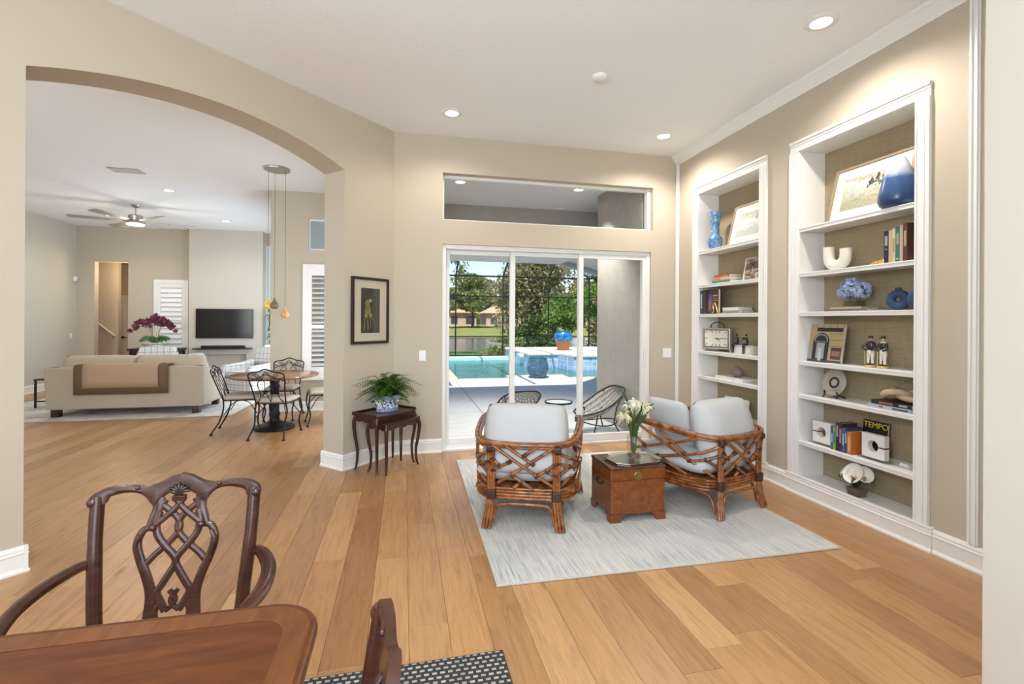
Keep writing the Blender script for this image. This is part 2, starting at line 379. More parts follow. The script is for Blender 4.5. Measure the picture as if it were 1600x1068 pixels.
light('hall_lamp', 'POINT', (-6.45, 13.15, 2.6), (0, 0, -1), 20, (1, .78, .52)).data.shadow_soft_size = .15
hd = struct(empty('door_2', (-7.42, 14.76, 0))); tag(hd, 'white panelled hallway door with dark lever handle')
MB().box(0, .85, -.02, .02, 0, 2.03).build('door_leaf', WHITE, hd)
for z0, z1 in ((.18, .82), (1.0, 1.85)):
    for x0 in (.1, .46): MB().box(x0, x0+.29, -.032, -.02, z0, z1).build('door_panel', WHITE, hd, bev=.01)
MB().box(-.08, 0, -.03, .03, 0, 2.1).box(.85, .93, -.03, .03, 0, 2.1).box(-.08, .93, -.03, .03, 2.03, 2.12).build('door_frame', WHITE, hd)
MB().tube([(.07, -.02, 1.0), (.07, -.07, 1.0), (.18, -.075, 1.0)], .011, 6).lathe([(.03, 0), (.03, .012)], 12, M=Tr(.07, -.02, 1.0) @ Rx(PI/2)).build('door_handle', DARKMETAL, hd)

# ------------------------------------------------------------------ baseboards, crown and beads
BPROF = [(0, 0), (.026, 0), (.026, .012), (.018, .024), (.016, .03), (.016, .105), (.021, .110), (.021, .117), (.013, .122), (.013, .130), (.018, .134), (.010, .152), (0, .155)]
def run(name, p0, p1, nrm, prof=BPROF, ext=0, mat=WHITE, label=None, parent=None):
    p0, p1 = Vector(p0), Vector(p1); d = (p1-p0).normalized(); p0 = p0-d*ext; p1 = p1+d*ext; nrm = Vector(nrm).normalized()
    n = len(prof); vs = [p0+nrm*a+Vector((0, 0, z)) for a, z in prof]+[p1+nrm*a+Vector((0, 0, z)) for a, z in prof]
    fs = [(i, (i+1) % n, n+(i+1) % n, n+i) for i in range(n)]+[list(range(n)), list(range(n, 2*n))[::-1]]
    if d.cross(nrm).z > 0: fs = [list(f)[::-1] for f in fs]
    o = MB().add(vs, fs).build(name, mat, parent)
    if parent is None: struct(o); tag(o, label or 'white moulded baseboard')
    return o
run('baseboard_back', (-.1, YB, 0), (SX0-.0, YB, 0), (0, -1, 0), label='white baseboard beside the sliding door')
run('baseboard_back', (SX1+.03, YB, 0), (XR, YB, 0), (0, -1, 0), label='white baseboard between sliding door and bookcase wall')
n1 = -NB
a, b = dp(0, 0, 0), dp(UA, 0, 0); run('baseboard_left', a, b, n1, ext=.008, label='white baseboard on the angled wall beside the arch')
a, b = dp(UA, 0, 0), dp(UA, TH, 0); run('baseboard_arch', a, b, -(-DL), ext=.022, label='white baseboard inside the arch reveal')
a, b = dp(UB, 0, 0), dp(UE, 0, 0); run('baseboard_left', a, b, n1, ext=.02, label='white baseboard on the far side of the arch')
a, b = dp(UB, 0, 0), dp(UB, TH, 0); run('baseboard_arch', a, b, -DL, ext=.022, label='white baseboard in the other arch reveal')
run('baseboard_right', (XR, YB, 0), (XR, 1.4, 0), (-1, 0, 0), label='white baseboard under the bookcases')
run('baseboard_great_room', (XL, 2.0, 0), (XL, YF, 0), (1, 0, 0), label='white baseboard along the great room side wall')
run('baseboard_far', (DX1+.02, YF, 0), (-4.884, YF, 0), (0, -1, 0), label='white baseboard along the great room far wall')
run('baseboard_nook', (-2.12, YN, 0), (-.65, YN, 0), (0, -1, 0), ext=.0, label='white baseboard under the nook window')
CPROF = [(0, 3.49), (.012, 3.49), (.018, 3.50), (.018, 3.515), (.03, 3.53), (.058, 3.565), (.07, 3.575), (.075, 3.5998), (0, 3.5998)]
run('trim_1', (XR, YB, 0), (XR, 1.4, 0), (-1, 0, 0), prof=CPROF, label='white crown moulding along the bookcase wall')
def bead(name, y, z0, z1, label):
    o = MB().box(XR-.012, XR, y-.03, y+.03, z0, z1).box(XR-.022, XR-.012, y-.022, y-.008, z0, z1).box(XR-.022, XR-.012, y+.008, y+.022, z0, z1).build(name, WHITE, bev=.004); struct(o); tag(o, label)
bead('trim_2', 5.435, .155, 3.49, 'white vertical bead moulding in the corner by the glass door')
bead('trim_3', 2.205, .155, 3.49, 'white vertical bead moulding beside the pale wall end')

# ------------------------------------------------------------------ bookcases
m_, nt_, b_ = nodes('tan_grasscloth'); v_ = coords(nt_, 'Object', (1, 1, 1))
fa = noise(nt_, coords(nt_, 'Object', (1, 3, 190)), 2, 4, .6); fb = noise(nt_, coords(nt_, 'Object', (1, 150, 3)), 2, 3, .6)
cg = mixc(nt_, .45, ramp(nt_, fa, [(.3, (.235, .175, .098)), (.7, (.47, .385, .255))]), ramp(nt_, fb, [(.3, (.25, .19, .11)), (.7, (.44, .36, .24))]))
nt_.links.new(cg, b_.inputs['Base Color']); b_.inputs['Roughness'].default_value = .9; bump(nt_, b_, fa, .4, .003); GRASS = m_
SHELF_Z = [2.325, 1.932, 1.592, 1.165, .875, .47]
XB = 3.645
def bookcase(y0, y1, label):
    r = empty('bookcase', (XR, (y0+y1)/2, 0), 0, label, 'bookcase'); ox, oy = XR, (y0+y1)/2; h = (y1-y0)/2; d = XB-XR
    MB().box(d, d+.012, -h, h, BZ0, BZ1).build('back_panel', GRASS, r)
    MB().box(-.004, d, h-.016, h, BZ0, BZ1).build('side_panel', WHITE, r); MB().box(-.004, d, -h, -h+.016, BZ0, BZ1).build('side_panel', WHITE, r)
    MB().box(-.004, d, -h, h, BZ1-.016, BZ1).build('top_panel', WHITE, r)
    MB().box(-.016, d, -h, h, BZ0-.03, BZ0).box(-.03, .0, -h-.11, h+.11, .152, .168).build('bottom_shelf', WHITE, r, bev=.003)
    for z in SHELF_Z:
        MB().box(.004, d, -h+.017, h-.017, z-.026, z).box(-.008, .006, -h+.017, h-.017, z-.036, z).box(-.014, -.008, -h+.017, h-.017, z-.010, z).build('shelf', WHITE, r, bev=.0025)
    # casing: moulded frame
    cw = .098
    def piece(a0, a1, z0, z1, vert, s):
        mb = MB().box(-.016, 0, a0, a1, z0, z1)
        if vert:
            o_ = a1 if s > 0 else a0; i_ = a0 if s > 0 else a1
            mb.box(-.028, -.016, min(o_, o_-s*.024), max(o_, o_-s*.024), z0, z1).box(-.022, -.016, min(o_-s*.036, o_-s*.046), max(o_-s*.036, o_-s*.046), z0, z1).box(-.021, -.016, min(i_, i_+s*.014), max(i_, i_+s*.014), z0, z1)
        else:
            mb.box(-.028, -.016, a0, a1, z1-.024, z1).box(-.022, -.016, a0, a1, z1-.046, z1-.036).box(-.021, -.016, a0+cw, a1-cw, z0, z0+.014)
        mb.build('casing', WHITE, r, bev=.003)
    piece(h-.014, h-.014+cw, .168, BZ1-.0145, True, 1); piece(-h+.014-cw, -h+.014, .168, BZ1-.0145, True, -1)
    piece(-h+.014-cw, h-.014+cw, BZ1-.014, BZ1-.014+cw, False, 1)
    return r
bookcase(B1[0], B1[1], 'white built in bookcase beside the sliding glass door'); bookcase(B2[0], B2[1], 'white built in bookcase next to the pale wall end')
po = [(a+.012 if 0 < a else a, z) for a, z in BPROF]
for y0, y1, l in ((B2[0]-.11, B2[1]+.098, 'white stepped plinth under the bookcase near the wall end'), (B1[0]-.11, B1[1]+.098, 'white stepped plinth under the bookcase near the glass door')):
    run('trim_4', (XR, y1, 0), (XR, y0, 0), (-1, 0, 0), prof=po, label=l)

# ------------------------------------------------------------------ sliding door and transom
door = struct(empty('door_1', (0, YB, 0))); tag(door, 'white framed three panel sliding glass door')
m = MB().box(SX0, SX0+.045, .03, .20, .028, SZ).box(SX1-.045, SX1, .03, .20, .028, SZ).box(SX0+.045, SX1-.045, .03, .20, SZ-.05, SZ).box(SX0, SX1, -.005, .20, 0, .028)
for t in (.075, .125): m.box(SX0+.045, SX1-.045, t, t+.008, .028, .042)
m.build('door_frame', VINYL, door, bev=.003)
for (x0, x1, t, l) in ((.455, 1.30, .135, 0), (1.235, 2.15, .085, 0), (2.085, 2.995, .04, 1)):
    p = MB().box(x0, x0+.06, t, t+.04, .03, SZ-.05).box(x1-.06, x1, t, t+.04, .03, SZ-.05).box(x0+.06, x1-.06, t, t+.04, SZ-.10, SZ-.05).box(x0+.06, x1-.06, t, t+.04, .03, .115).build('sash', VINYL, door, bev=.004)
    MB().box(x0+.06, x1-.06, t+.018, t+.022, .115, SZ-.10).build('glass_pane', GLASS, p)
    if l: MB().box(x1-.05, x1-.03, t-.03, t, .95, 1.15).build('pull_handle', VINYL, p, bev=.005)
win = struct(empty('window_1', (0, YB, 0))); tag(win, 'wide transom window above the sliding door')
m = MB().box(TX0+.045, TX1-.04, .10, .16, TZ1-.035, TZ1).box(TX0+.045, TX1-.04, .10, .16, TZ0, TZ0+.03).box(TX0+.02, TX0+.045, .10, .16, TZ0, TZ1).box(TX1-.04, TX1, .07, .16, TZ0, TZ1)
m.build('window_frame', VINYL, win, bev=.003); MB().box(TX0+.04, TX1-.03, .125, .13, TZ0+.02, TZ1-.02).build('glass_pane', GLASS, win)

# ------------------------------------------------------------------ shuttered windows
LOUVER = plain('white_louver', (.86, .86, .85), .4)
def shutter_window(name, x0, x1, z0, z1, y, nz, split, tilt, label):
    w = struct(empty(name, (x0, y, z0))); tag(w, label); W_, H_ = x1-x0, z1-z0; fr = .085
    MB().box(-fr, 0, -.03, .0, -fr, H_+fr).box(W_, W_+fr, -.03, 0, -fr, H_+fr).box(0, W_, -.03, 0, H_, H_+fr).box(0, W_, -.03, 0, -fr, 0).box(-fr-.02, W_+fr+.02, -.05, 0, -fr-.03, -fr).build('casing', WHITE, w, bev=.004)
    st_ = .055
    m = MB().box(0, st_, -.02, .012, 0, H_).box(W_-st_, W_, -.02, .012, 0, H_).box(st_, W_-st_, -.02, .012, H_-.10, H_).box(st_, W_-st_, -.02, .012, 0, .10).box(st_, W_-st_, -.02, .012, split-.03, split+.03)
    sf = m.build('shutter_frame', WHITE, w, bev=.003)
    for (a, b) in ((.10, split-.03), (split+.03, H_-.10)):
        n = max(2, round((b-a)/nz)); st2 = (b-a)/n
        for i in range(n):
            MB().box(st_+.003, W_-st_-.003, -nz*.56, nz*.56, -.005, .005, M=Tr(0, 0, a+st2*(i+.5)) @ Rx(tilt)).build('louver', LOUVER, sf, bev=.003)
    MB().box(0, W_, .10, .104, 0, H_).build('glass_pane', GLASS, w)
    return w
shutter_window('window_2', WX0, WX1, WZ0, WZ1, YF, .115, .735, math.radians(66), 'white plantation shutter window on the far beige wall')
shutter_window('window_3', NX0, NX1, NZ0, NZ1, YN, .078, .765, math.radians(20), 'white plantation shutter window in the breakfast nook')
w5 = struct(empty('window_5', (-3.315, YF, .08))); tag(w5, 'tall bright window beside the chimney breast')
MB().box(0, .018, .02, .12, 0, 3.22).box(1.015, 1.065, .02, .12, 0, 3.22).box(.018, 1.015, .02, .12, 3.17, 3.22).box(.018, 1.015, .02, .12, 0, .05).build('window_frame', VINYL, w5)
m_, nt_, b_ = nodes('frosted_white_pane'); nt_.nodes.remove(b_); tr_ = N(nt_, 'ShaderNodeBsdfTranslucent'); tr_.inputs[0].default_value = (.95, .97, .97, 1); dd_ = N(nt_, 'ShaderNodeBsdfDiffuse'); dd_.inputs[0].default_value = (.9, .92, .92, 1)
xx_ = N(nt_, 'ShaderNodeMixShader'); xx_.inputs[0].default_value = .35; nt_.links.new(tr_.outputs[0], xx_.inputs[1]); nt_.links.new(dd_.outputs[0], xx_.inputs[2]); nt_.links.new(xx_.outputs[0], nt_.nodes['Material Output'].inputs[0])
MB().box(.018, 1.015, .06, .064, .05, 3.17).build('frosted_pane', m_, w5)
w4 = struct(empty('window_4', (QX0, YN, QZ0))); tag(w4, 'small transom window above the nook shutters')
MB().box(0, .03, .03, .12, 0, .52).box(.575, .605, .03, .12, 0, .52).box(.03, .575, .03, .12, .49, .52).box(.03, .575, .03, .12, 0, .03).build('window_frame', VINYL, w4)
MB().box(.03, .575, .07, .074, .03, .49).build('glass_pane', GLASS, w4)

# ------------------------------------------------------------------ ceiling fittings
def can_light(x, y, e, label, z=HC, col=(1, .92, .81), r=.085, ang=152):
    o = empty('recessed_light', (x, y, z), 0, label, 'ceiling light', 'recessed ceiling lights')
    MB().lathe([(r*.80, -.002), (r*.80, -.010), (r*1.12, -.008), (r*1.25, -.003), (r*1.25, 0)], 24).build('trim_ring', WHITE, o, smooth=40)
    MB().lathe([(0, -.0045), (r*.5, -.0045), (r*.80, -.004)], 24).build('lens', LAMPGLOW, o, smooth=60)
    if e:
        l = bpy.data.lights.new('recessed_light_beam', 'SPOT'); lo = bpy.data.objects.new('recessed_light_beam', l); COL.objects.link(lo)
        lo.location = (x, y, z-.03); l.energy = e; l.color = col; l.spot_size = math.radians(ang); l.spot_blend = .7; l.shadow_soft_size = .07
    return o
can_light(.457, 4.834, 42, 'recessed ceiling light in front of the arch corner and transom')
can_light(2.846, 4.872, 105, 'recessed ceiling light near the bookcase beside the glass door')
can_light(2.827, 2.77, 105, 'recessed ceiling light over the bookcase near the pale wall end')
can_light(-3.763, 8.83, 50, 'recessed ceiling light between the fan and the pendant cluster')
can_light(-5.852, 11.259, 60, 'recessed ceiling light behind the ceiling fan blades')
can_light(-3.735, 11.293, 40, 'recessed ceiling light in front of the chimney breast')
sd = tag(MB().lathe([(0, -.035), (.05, -.034), (.062, -.026), (.068, -.008), (.068, 0)], 24, (1.621, 3.818, HC)).build('smoke_detector', WHITE, smooth=50), 'round white smoke detector on the ceiling', 'smoke detector')
v = empty('ceiling_vent', (-3.85, 7.78, HC), 0, 'white rectangular air vent on the great room ceiling', 'vent')
MB().box(-.22, .22, -.14, .14, -.008, 0).build('frame', WHITE, v, bev=.004)
for k in range(8): MB().box(-.19, .19, -.012, .012, -.002, .002, M=Tr(0, -.105+.03*k, -.012) @ Rx(.6)).build('slat', WHITE, v)
MB().box(-.19, .19, -.12, .12, -.0095, -.008).build('backing', plain('vent_shadow', (.25, .25, .25), .8), v)
def switch(name, M, w, label, n=1):
    o = empty(name, (0, 0, 0), 0, label, 'light switch'); o.matrix_world = M
    MB().box(-w/2, w/2, -.006, 0, -.06, .06).build('plate', WHITE, o, bev=.003)
    for i in range(n):
        c = (i-(n-1)/2)*.046; MB().box(c-.016, c+.016, -.010, -.006, -.032, .032).build('rocker', WHITE, o, bev=.002)
switch('light_switch', Tr(.202, YB, 1.10), .075, 'white single light switch beside the arch corner')
switch('light_switch', Tr(3.26, YB, 1.105), .12, 'white double light switch between door and bookcase', 2)
switch('light_switch', Tr(XL, 12.52, 1.11) @ Rz(PI/2), .075, 'white light switch on the great room side wall')
s_ = empty('motion_sensor', (XL+.02, 12.62, 2.38), 0, 'small white motion sensor high in the great room corner', 'sensor')
MB().box(-.02, .035, -.045, .045, -.05, .06).build('housing', WHITE, s_, bev=.015); MB().ball((.03, 0, -.02), (.02, .035, .025)).build('lens', plain('sensor_lens', (.6, .6, .6), .4), s_, smooth=60)
# ------------------------------------------------------------------ lanai, deck and pool
CONC = plain('grey_deck_concrete', (.58, .58, .58), .8, bumps=(120, .2, .002), vary=.06)
STUCCO = plain('taupe_stucco', (.42, .385, .34), .9, bumps=(70, .8, .008), vary=.06)
SOFFIT = plain('white_soffit', (.80, .80, .80), .8, bumps=(60, .3, .003))
COPING = plain('tan_pool_coping', (.62, .50, .40), .75, vary=.12)
deck = struct(empty('floor_deck', (0, 0, 0))); tag(deck, 'pale concrete pool deck laid in large slabs')
def slab(x0, x1, y0, y1, z=-.02, mat=CONC, nm='slab'): return MB().box(x0+.006, x1-.006, y0+.006, y1-.006, z-.1, z).build(nm, mat, deck, bev=.006)
MB().box(-12, 16, 5.69, 12.0, -.22, -.035).box(-12, 1.05, 12.0, 20.6, -.22, -.035).build('slab_bed', plain('deck_joint', (.16, .16, .16), .9), deck)
xs = [-12, -6, -2.0, 1.27, 3.35, 5.6, 9, 16]
for i in range(7):
    for y0, y1 in ((5.69, 7.81), (7.81, 9.9), (9.9, 12.0)): slab(xs[i], xs[i+1], y0, y1)
for y0, y1 in ((12.0, 14.1), (14.1, 16.4), (16.4, 18.4), (18.4, 20.6)):
    slab(-12, -2, y0, y1); slab(-2, 1.05, y0, y1)
slab(1.35, 2.75, 12.0, 12.08); slab(2.75, 4.4, 12.0, 12.62)
# coping stones round the pool edge
def coping(x0, x1, y0, y1, n, alongx):
    for i in range(n):
        if alongx: a, b = x0+(x1-x0)*i/n, x0+(x1-x0)*(i+1)/n; MB().box(a+.004, b-.004, y0, y1, -.13, -.012).build('coping_stone', COPING, deck, bev=.008)
        else: a, b = y0+(y1-y0)*i/n, y0+(y1-y0)*(i+1)/n; MB().box(x0, x1, a+.004, b-.004, -.13, -.012).build('coping_stone', COPING, deck, bev=.008)
coping(1.05, 1.38, 12.0, 19.3, 16, False); coping(1.38, 2.75, 12.08, 12.38, 3, True); coping(2.75, 4.4, 12.62, 12.92, 4, True); coping(4.4, 12, 11.95, 12.25, 12, True)
slab(1.05, 12.0, 19.3, 20.6, -.0)
TILEPOOL = plain('pool_plaster', (.42, .72, .72), .6, vary=.08)
pool = struct(empty('pool_basin', (0, 0, 0))); tag(pool, 'pale turquoise swimming pool basin')
MB().box(1.2, 12.2, 12.0, 19.4, -1.55, -1.45).box(1.2, 1.38, 12.0, 19.4, -1.5, -.13).box(1.2, 12.2, 19.3, 19.4, -1.5, -.02).box(1.3, 2.75, 12.2, 12.38, -1.5, -.13).box(2.75, 4.4, 12.6, 12.9, -1.5, -.13).box(4.4, 12.2, 12.1, 12.25, -1.5, -.13).box(2.74, 2.82, 12.2, 12.9, -1.5, -.13).box(4.33, 4.4, 12.2, 12.9, -1.5, -.13).box(12.0, 12.2, 12.2, 19.3, -1.5, -.05).build('basin_shell', TILEPOOL, pool)
m_, nt_, b_ = nodes('pool_water'); nt_.nodes.remove(b_); out_ = nt_.nodes['Material Output']
t_ = N(nt_, 'ShaderNodeBsdfTransparent'); t_.inputs[0].default_value = (.55, .86, .85, 1); g_ = N(nt_, 'ShaderNodeBsdfGlossy'); g_.inputs['Roughness'].default_value = .02
df_ = N(nt_, 'ShaderNodeBsdfDiffuse'); df_.inputs[0].default_value = (.16, .46, .46, 1)
fr_ = N(nt_, 'ShaderNodeFresnel'); fr_.inputs[0].default_value = 1.33
bp_ = N(nt_, 'ShaderNodeBump'); bp_.inputs['Strength'].default_value = .5; bp_.inputs['Distance'].default_value = .03
nt_.links.new(noise(nt_, worldpos(nt_, (1.0, 1.6, 1)), 2.6, 3, .5, .5), bp_.inputs['Height'])
for n_ in (g_, fr_): nt_.links.new(bp_.outputs[0], n_.inputs['Normal'])
ma_ = N(nt_, 'ShaderNodeMixShader'); ma_.inputs[0].default_value = .35; nt_.links.new(t_.outputs[0], ma_.inputs[1]); nt_.links.new(df_.outputs[0], ma_.inputs[2])
mu_ = N(nt_, 'ShaderNodeMath', operation='MULTIPLY'); mu_.inputs[1].default_value = .75; nt_.links.new(fr_.outputs[0], mu_.inputs[0])
mx_ = N(nt_, 'ShaderNodeMixShader'); nt_.links.new(mu_.outputs[0], mx_.inputs[0]); nt_.links.new(ma_.outputs[0], mx_.inputs[1]); nt_.links.new(g_.outputs[0], mx_.inputs[2]); nt_.links.new(mx_.outputs[0], out_.inputs[0])
WATER = m_
pw = MB().box(1.38, 12.0, 12.92, 19.3, -.14, -.12).box(1.38, 2.75, 12.38, 12.92, -.14, -.12).box(4.4, 12.0, 12.25, 12.92, -.14, -.12).build('pool_water', WATER); tag(pw, 'clear turquoise water filling the swimming pool', 'water', kind='stuff')
# raised spa
m_, nt_, b_ = nodes('blue_glazed_pool_tile'); v_ = worldpos(nt_, (1, 1, 1))
br = N(nt_, 'ShaderNodeTexBrick'); br.inputs['Scale'].default_value = 6.5; br.offset = 0; br.inputs['Brick Width'].default_value = 1; br.inputs['Row Height'].default_value = 1; br.inputs['Mortar Size'].default_value = .05
mp_ = N(nt_, 'ShaderNodeMapping'); mp_.inputs['Rotation'].default_value = (PI/2, 0, 0); nt_.links.new(v_, mp_.inputs[0]); nt_.links.new(mp_.outputs[0], br.inputs['Vector'])
br.inputs['Color1'].default_value = (.05, .13, .33, 1); br.inputs['Color2'].default_value = (.16, .30, .55, 1); br.inputs['Mortar'].default_value = (.55, .62, .70, 1)
cc = mixc(nt_, noise(nt_, v_, 9, 3), br.outputs[0], (.55, .68, .84)); nt_.links.new(cc, b_.inputs['Base Color']); b_.inputs['Roughness'].default_value = .2; BTILE = m_
spa = empty('raised_spa', (5.0, 16.0, 0), 0, 'raised spa platform with blue tiled sides and cream stone top by the pool', 'spa'); ox, oy = 5.0, 16.0
SP = [(4.22-ox, 15.95-oy), (5.25-ox, 15.95-oy), (5.45-ox, 14.95-oy), (11.0-ox, 14.95-oy), (11.0-ox, 19.9-oy), (4.22-ox, 19.9-oy)]
MB().prism(SP, -1.4, .30).build('tiled_wall', BTILE, spa)
MB().prism([(x*1.0+(-.05 if x < 0 else .03), y-.05) for x, y in SP], .30, .38).build('stone_top', plain('cream_stone', (.66, .58, .48), .8, vary=.1), spa, bev=.02)
MB().box(-.95, -.74, .55, 1.15, .2, .305).build('spillway', plain('spillway_water', (.75, .85, .9), .1), spa, bev=.02)
# lanai: stucco wall on the right, beam, ceiling, eave
ws = struct(MB().box(3.02, 3.30, YB+.22, 7.15, -.05, 3.55).build('wall_lanai', STUCCO)); tag(ws, 'rough taupe stucco wall beside the lanai')
wo = struct(MB().box(3.30, 9.0, 5.69, 7.1, -.05, 3.55).build('wall_lanai_outer', STUCCO)); tag(wo, 'stucco house wall beyond the lanai corner')
lc = struct(MB().box(-.45, 9.0, YB+.22, 8.25, 3.50, 3.58).build('ceiling_lanai', SOFFIT)); tag(lc, 'white lanai ceiling with two recessed lights')
lb = struct(MB().box(-.6, 2.98, 8.20, 8.45, 2.70, 3.6).box(2.98, 3.8, 8.20, 8.45, 2.82, 3.6).build('trim_lanai_beam', STUCCO)); tag(lb, 'taupe lanai beam facing the pool')
MB().box(-.6, 2.98, 8.15, 8.95, 2.62, 2.70).build('beam_soffit', SOFFIT, lb)
rf = struct(MB().box(-.6, 9.0, 5.6, 9.0, 3.62, 3.75).build('roof_lanai', plain('roof_board', (.5, .45, .4), .8))); tag(rf, 'roof edge above the lanai')
m = MB().prism([(2.99, 8.95), (4.62, 10.85), (5.3, 11.6), (9.0, 11.6), (9.0, 7.16), (2.99, 7.16)], 2.70, 2.78)
ev = struct(m.build('roof_eave', SOFFIT)); tag(ev, 'white soffit of the house eave beyond the lanai')
MB().prism([(2.97, 9.0), (5.25, 11.65), (5.33, 11.6), (3.05, 8.93)], 2.60, 2.86).build('fascia', plain('grey_fascia', (.55, .54, .52), .6), ev)
wl2 = struct(MB().box(-1.94, -1.86, 8.6, 12.9, 2.6, 3.6).box(-4.9, -3.4, 12.86, 13.0, 0, 3.7).build('wall_outer', SOFFIT)); tag(wl2, 'pale outside wall of the great room')
can_light(.775, 6.86, 340, 'recessed ceiling light in the lanai seen at the transom end by the arch', 3.50, col=(1, .97, .93), ang=92)
can_light(2.57, 6.83, 340, 'recessed ceiling light in the lanai seen at the transom end by the bookcase', 3.50, col=(1, .97, .93), ang=92)
# screen cage
cage = empty('screen_enclosure', (2.1, 20.0, 0), 0, 'dark bronze aluminium pool screen enclosure frame', 'enclosure'); CM = DARKMETAL
def cbar(a, b, w, nm): MB().tube([Vector(a)-Vector((2.1, 20, 0)), Vector(b)-Vector((2.1, 20, 0))], w*.7, 4).build(nm, CM, cage)
PX = (-7.9, -5.9, -3.9, -1.9, .08, 2.1, 4.12, 6.15, 8.05)
for px_ in PX: cbar((px_, 20.0, -.02), (px_, 20.0, 3.39), .055, 'post')
for z, w in ((3.39, .07), (2.54, .05), (.83, .05), (.02, .05)): cbar((-7.9, 20, z), (8.05, 20, z), w, 'rail')
for z, w in ((3.39, .07), (2.54, .05), (.83, .05)): cbar((8.05, 20, z), (8.05, 11.7, z), w, 'rail')
for py_ in (17.9, 15.8, 13.7, 11.7): cbar((8.05, py_, 0), (8.05, py_, 3.39), .055, 'post')
for px_ in PX[:-1]: cbar((px_, 20.0, 3.39), (px_, 18.4, 4.25), .06, 'roof_beam'); cbar((px_, 18.4, 4.25), (px_, 9.0, 4.25), .06, 'roof_beam')
cbar((8.05, 20.0, 3.39), (6.15, 18.4, 4.25), .06, 'hip_beam'); cbar((-7.9, 18.4, 4.25), (6.15, 18.4, 4.25), .06, 'purlin'); cbar((6.15, 18.4, 4.25), (6.15, 9.0, 4.25), .05, 'purlin')
# pots
GLAZE = None
m_, nt_, b_ = nodes('blue_glaze'); f_ = noise(nt_, coords(nt_, 'Object', (1, 1, 3)), 4, 4, .6, 1.5)
nt_.links.new(ramp(nt_, f_, [(.3, (.02, .06, .12)), (.55, (.05, .13, .22)), (.75, (.16, .24, .30))]), b_.inputs['Base Color']); b_.inputs['Roughness'].default_value = .22; GLAZE = m_
p1 = empty('glazed_pot', (3.50, 12.30, -.02), 0, 'rounded blue glazed pot standing on the pool deck edge', 'pot')
MB().lathe([(.17, 0), (.21, .03), (.27, .14), (.295, .27), (.28, .40), (.25, .48), (.255, .52), (.24, .53), (.225, .52), (.225, .46)], 32, caps=False).build('body', GLAZE, p1, smooth=50)
MB().lathe([(0, .44), (.23, .44)], 24).build('soil', plain('dark_soil', (.03, .022, .016), .95), p1)
p2 = empty('terracotta_urn', (5.99, 17.5, .38), 0, 'terracotta urn with bright blue glazed upper half on the spa ledge', 'pot')
MB().lathe([(.20, 0), (.22, .02), (.29, .34), (.30, .36)], 28).build('terracotta_base', plain('terracotta', (.42, .17, .065), .6, vary=.15), p2, smooth=50)
m_, nt_, b_ = nodes('bright_blue_glaze'); f_ = noise(nt_, coords(nt_, 'Object', (1, 1, 3)), 5, 3)
nt_.links.new(ramp(nt_, f_, [(.35, (.010, .045, .25)), (.5, (.015, .13, .38)), (.62, (.02, .30, .42))]), b_.inputs['Base Color']); b_.inputs['Roughness'].default_value = .2
MB().lathe([(.30, .36), (.345, .39), (.355, .50), (.33, .62), (.27, .70), (.29, .74), (.26, .75), (.24, .71)], 28).build('glazed_shoulder', m_, p2, smooth=50)
# outdoor furniture
OUTM = plain('black_patio_frame', (.025, .025, .027), .5, .3); STRAP = plain('taupe_vinyl_strap', (.30, .285, .255), .6)
def strap_chair(loc, rz, label):
    r = empty('patio_chair', loc, rz, label, 'patio chair')
    L_ = bez([(.40, 0, .30), (.34, .20, .32), (.08, .33, .42), (-.22, .32, .60), (-.36, .20, .70), (-.38, 0, .72)], 6)
    loop = L_ + [Vector((p.x, -p.y, p.z)) for p in L_[1:-1][::-1]]
    MB().tube(loop, .013, 8, closed=True).build('rim', OUTM, r, smooth=60)
    n = len(L_)
    def surf(s, t):   # s along front..back, t across -1..1
        i = min(int(s*(n-1)), n-2); k = s*(n-1)-i; a = L_[i].lerp(L_[i+1], k)
        sag = .17*(1-t*t)*math.sin(PI*min(1, s*1.0))**.8
        return Vector((a.x-.05*(1-t*t)*math.sin(PI*s), a.y*t, a.z-sag))
    for k in range(13):
        s = .08+.86*k/12; c = [surf(s, -1+2*j/10) for j in range(11)]; c2 = [surf(s+.036, -1+2*j/10) for j in range(11)]
        mb = MB(); mb.add(c+c2, [(j, j+1, 12+j, 11+j) for j in range(10)]); o = mb.build('strap', STRAP, r, smooth=60); md = o.modifiers.new('t', 'SOLIDIFY'); md.thickness = .005
    for k in range(9):
        t = -.86+1.72*k/8; c = [surf(.02+.96*j/14, t-.06)+Vector((0, 0, .004*(-1)**j)) for j in range(15)]; c2 = [surf(.02+.96*j/14, t+.06)+Vector((0, 0, .004*(-1)**j)) for j in range(15)]
        mb = MB(); mb.add(c+c2, [(j, j+1, 16+j, 15+j) for j in range(14)]); o = mb.build('strap', STRAP, r, smooth=60); md = o.modifiers.new('t', 'SOLIDIFY'); md.thickness = .005
    ring = [(math.cos(2*PI*k/24)*.30, math.sin(2*PI*k/24)*.26, .16+.02*math.cos(4*PI*k/24)) for k in range(24)]
    MB().tube(ring, .010, 6, closed=True).build('base_ring', OUTM, r, smooth=60)
    for sx, sy in ((1, 1), (1, -1), (-1, 1), (-1, -1)):
        top = (.14*sx, .22*sy, .36) if sx > 0 else (-.20, .22*sy, .42)
        MB().tube([top, (.16*sx, .20*sy, .17), (.24*sx, .25*sy, .01)], .011, 6).build('leg', OUTM, r, smooth=60)
        MB().tube([top, surf(.32 if sx > 0 else .66, sy*1.0)], .010, 6).build('arm_strut', OUTM, r, smooth=60)
    return r
s1_ = strap_chair((1.50, 6.30, -.02), math.radians(95), 'patio chair of woven straps seen from behind, under the lanai')
s2_ = strap_chair((2.63, 6.16, -.02), math.radians(188), 'patio chair of woven straps turned sideways against the stucco wall')
for o_ in (s1_, s2_): o_.scale = (.85,)*3
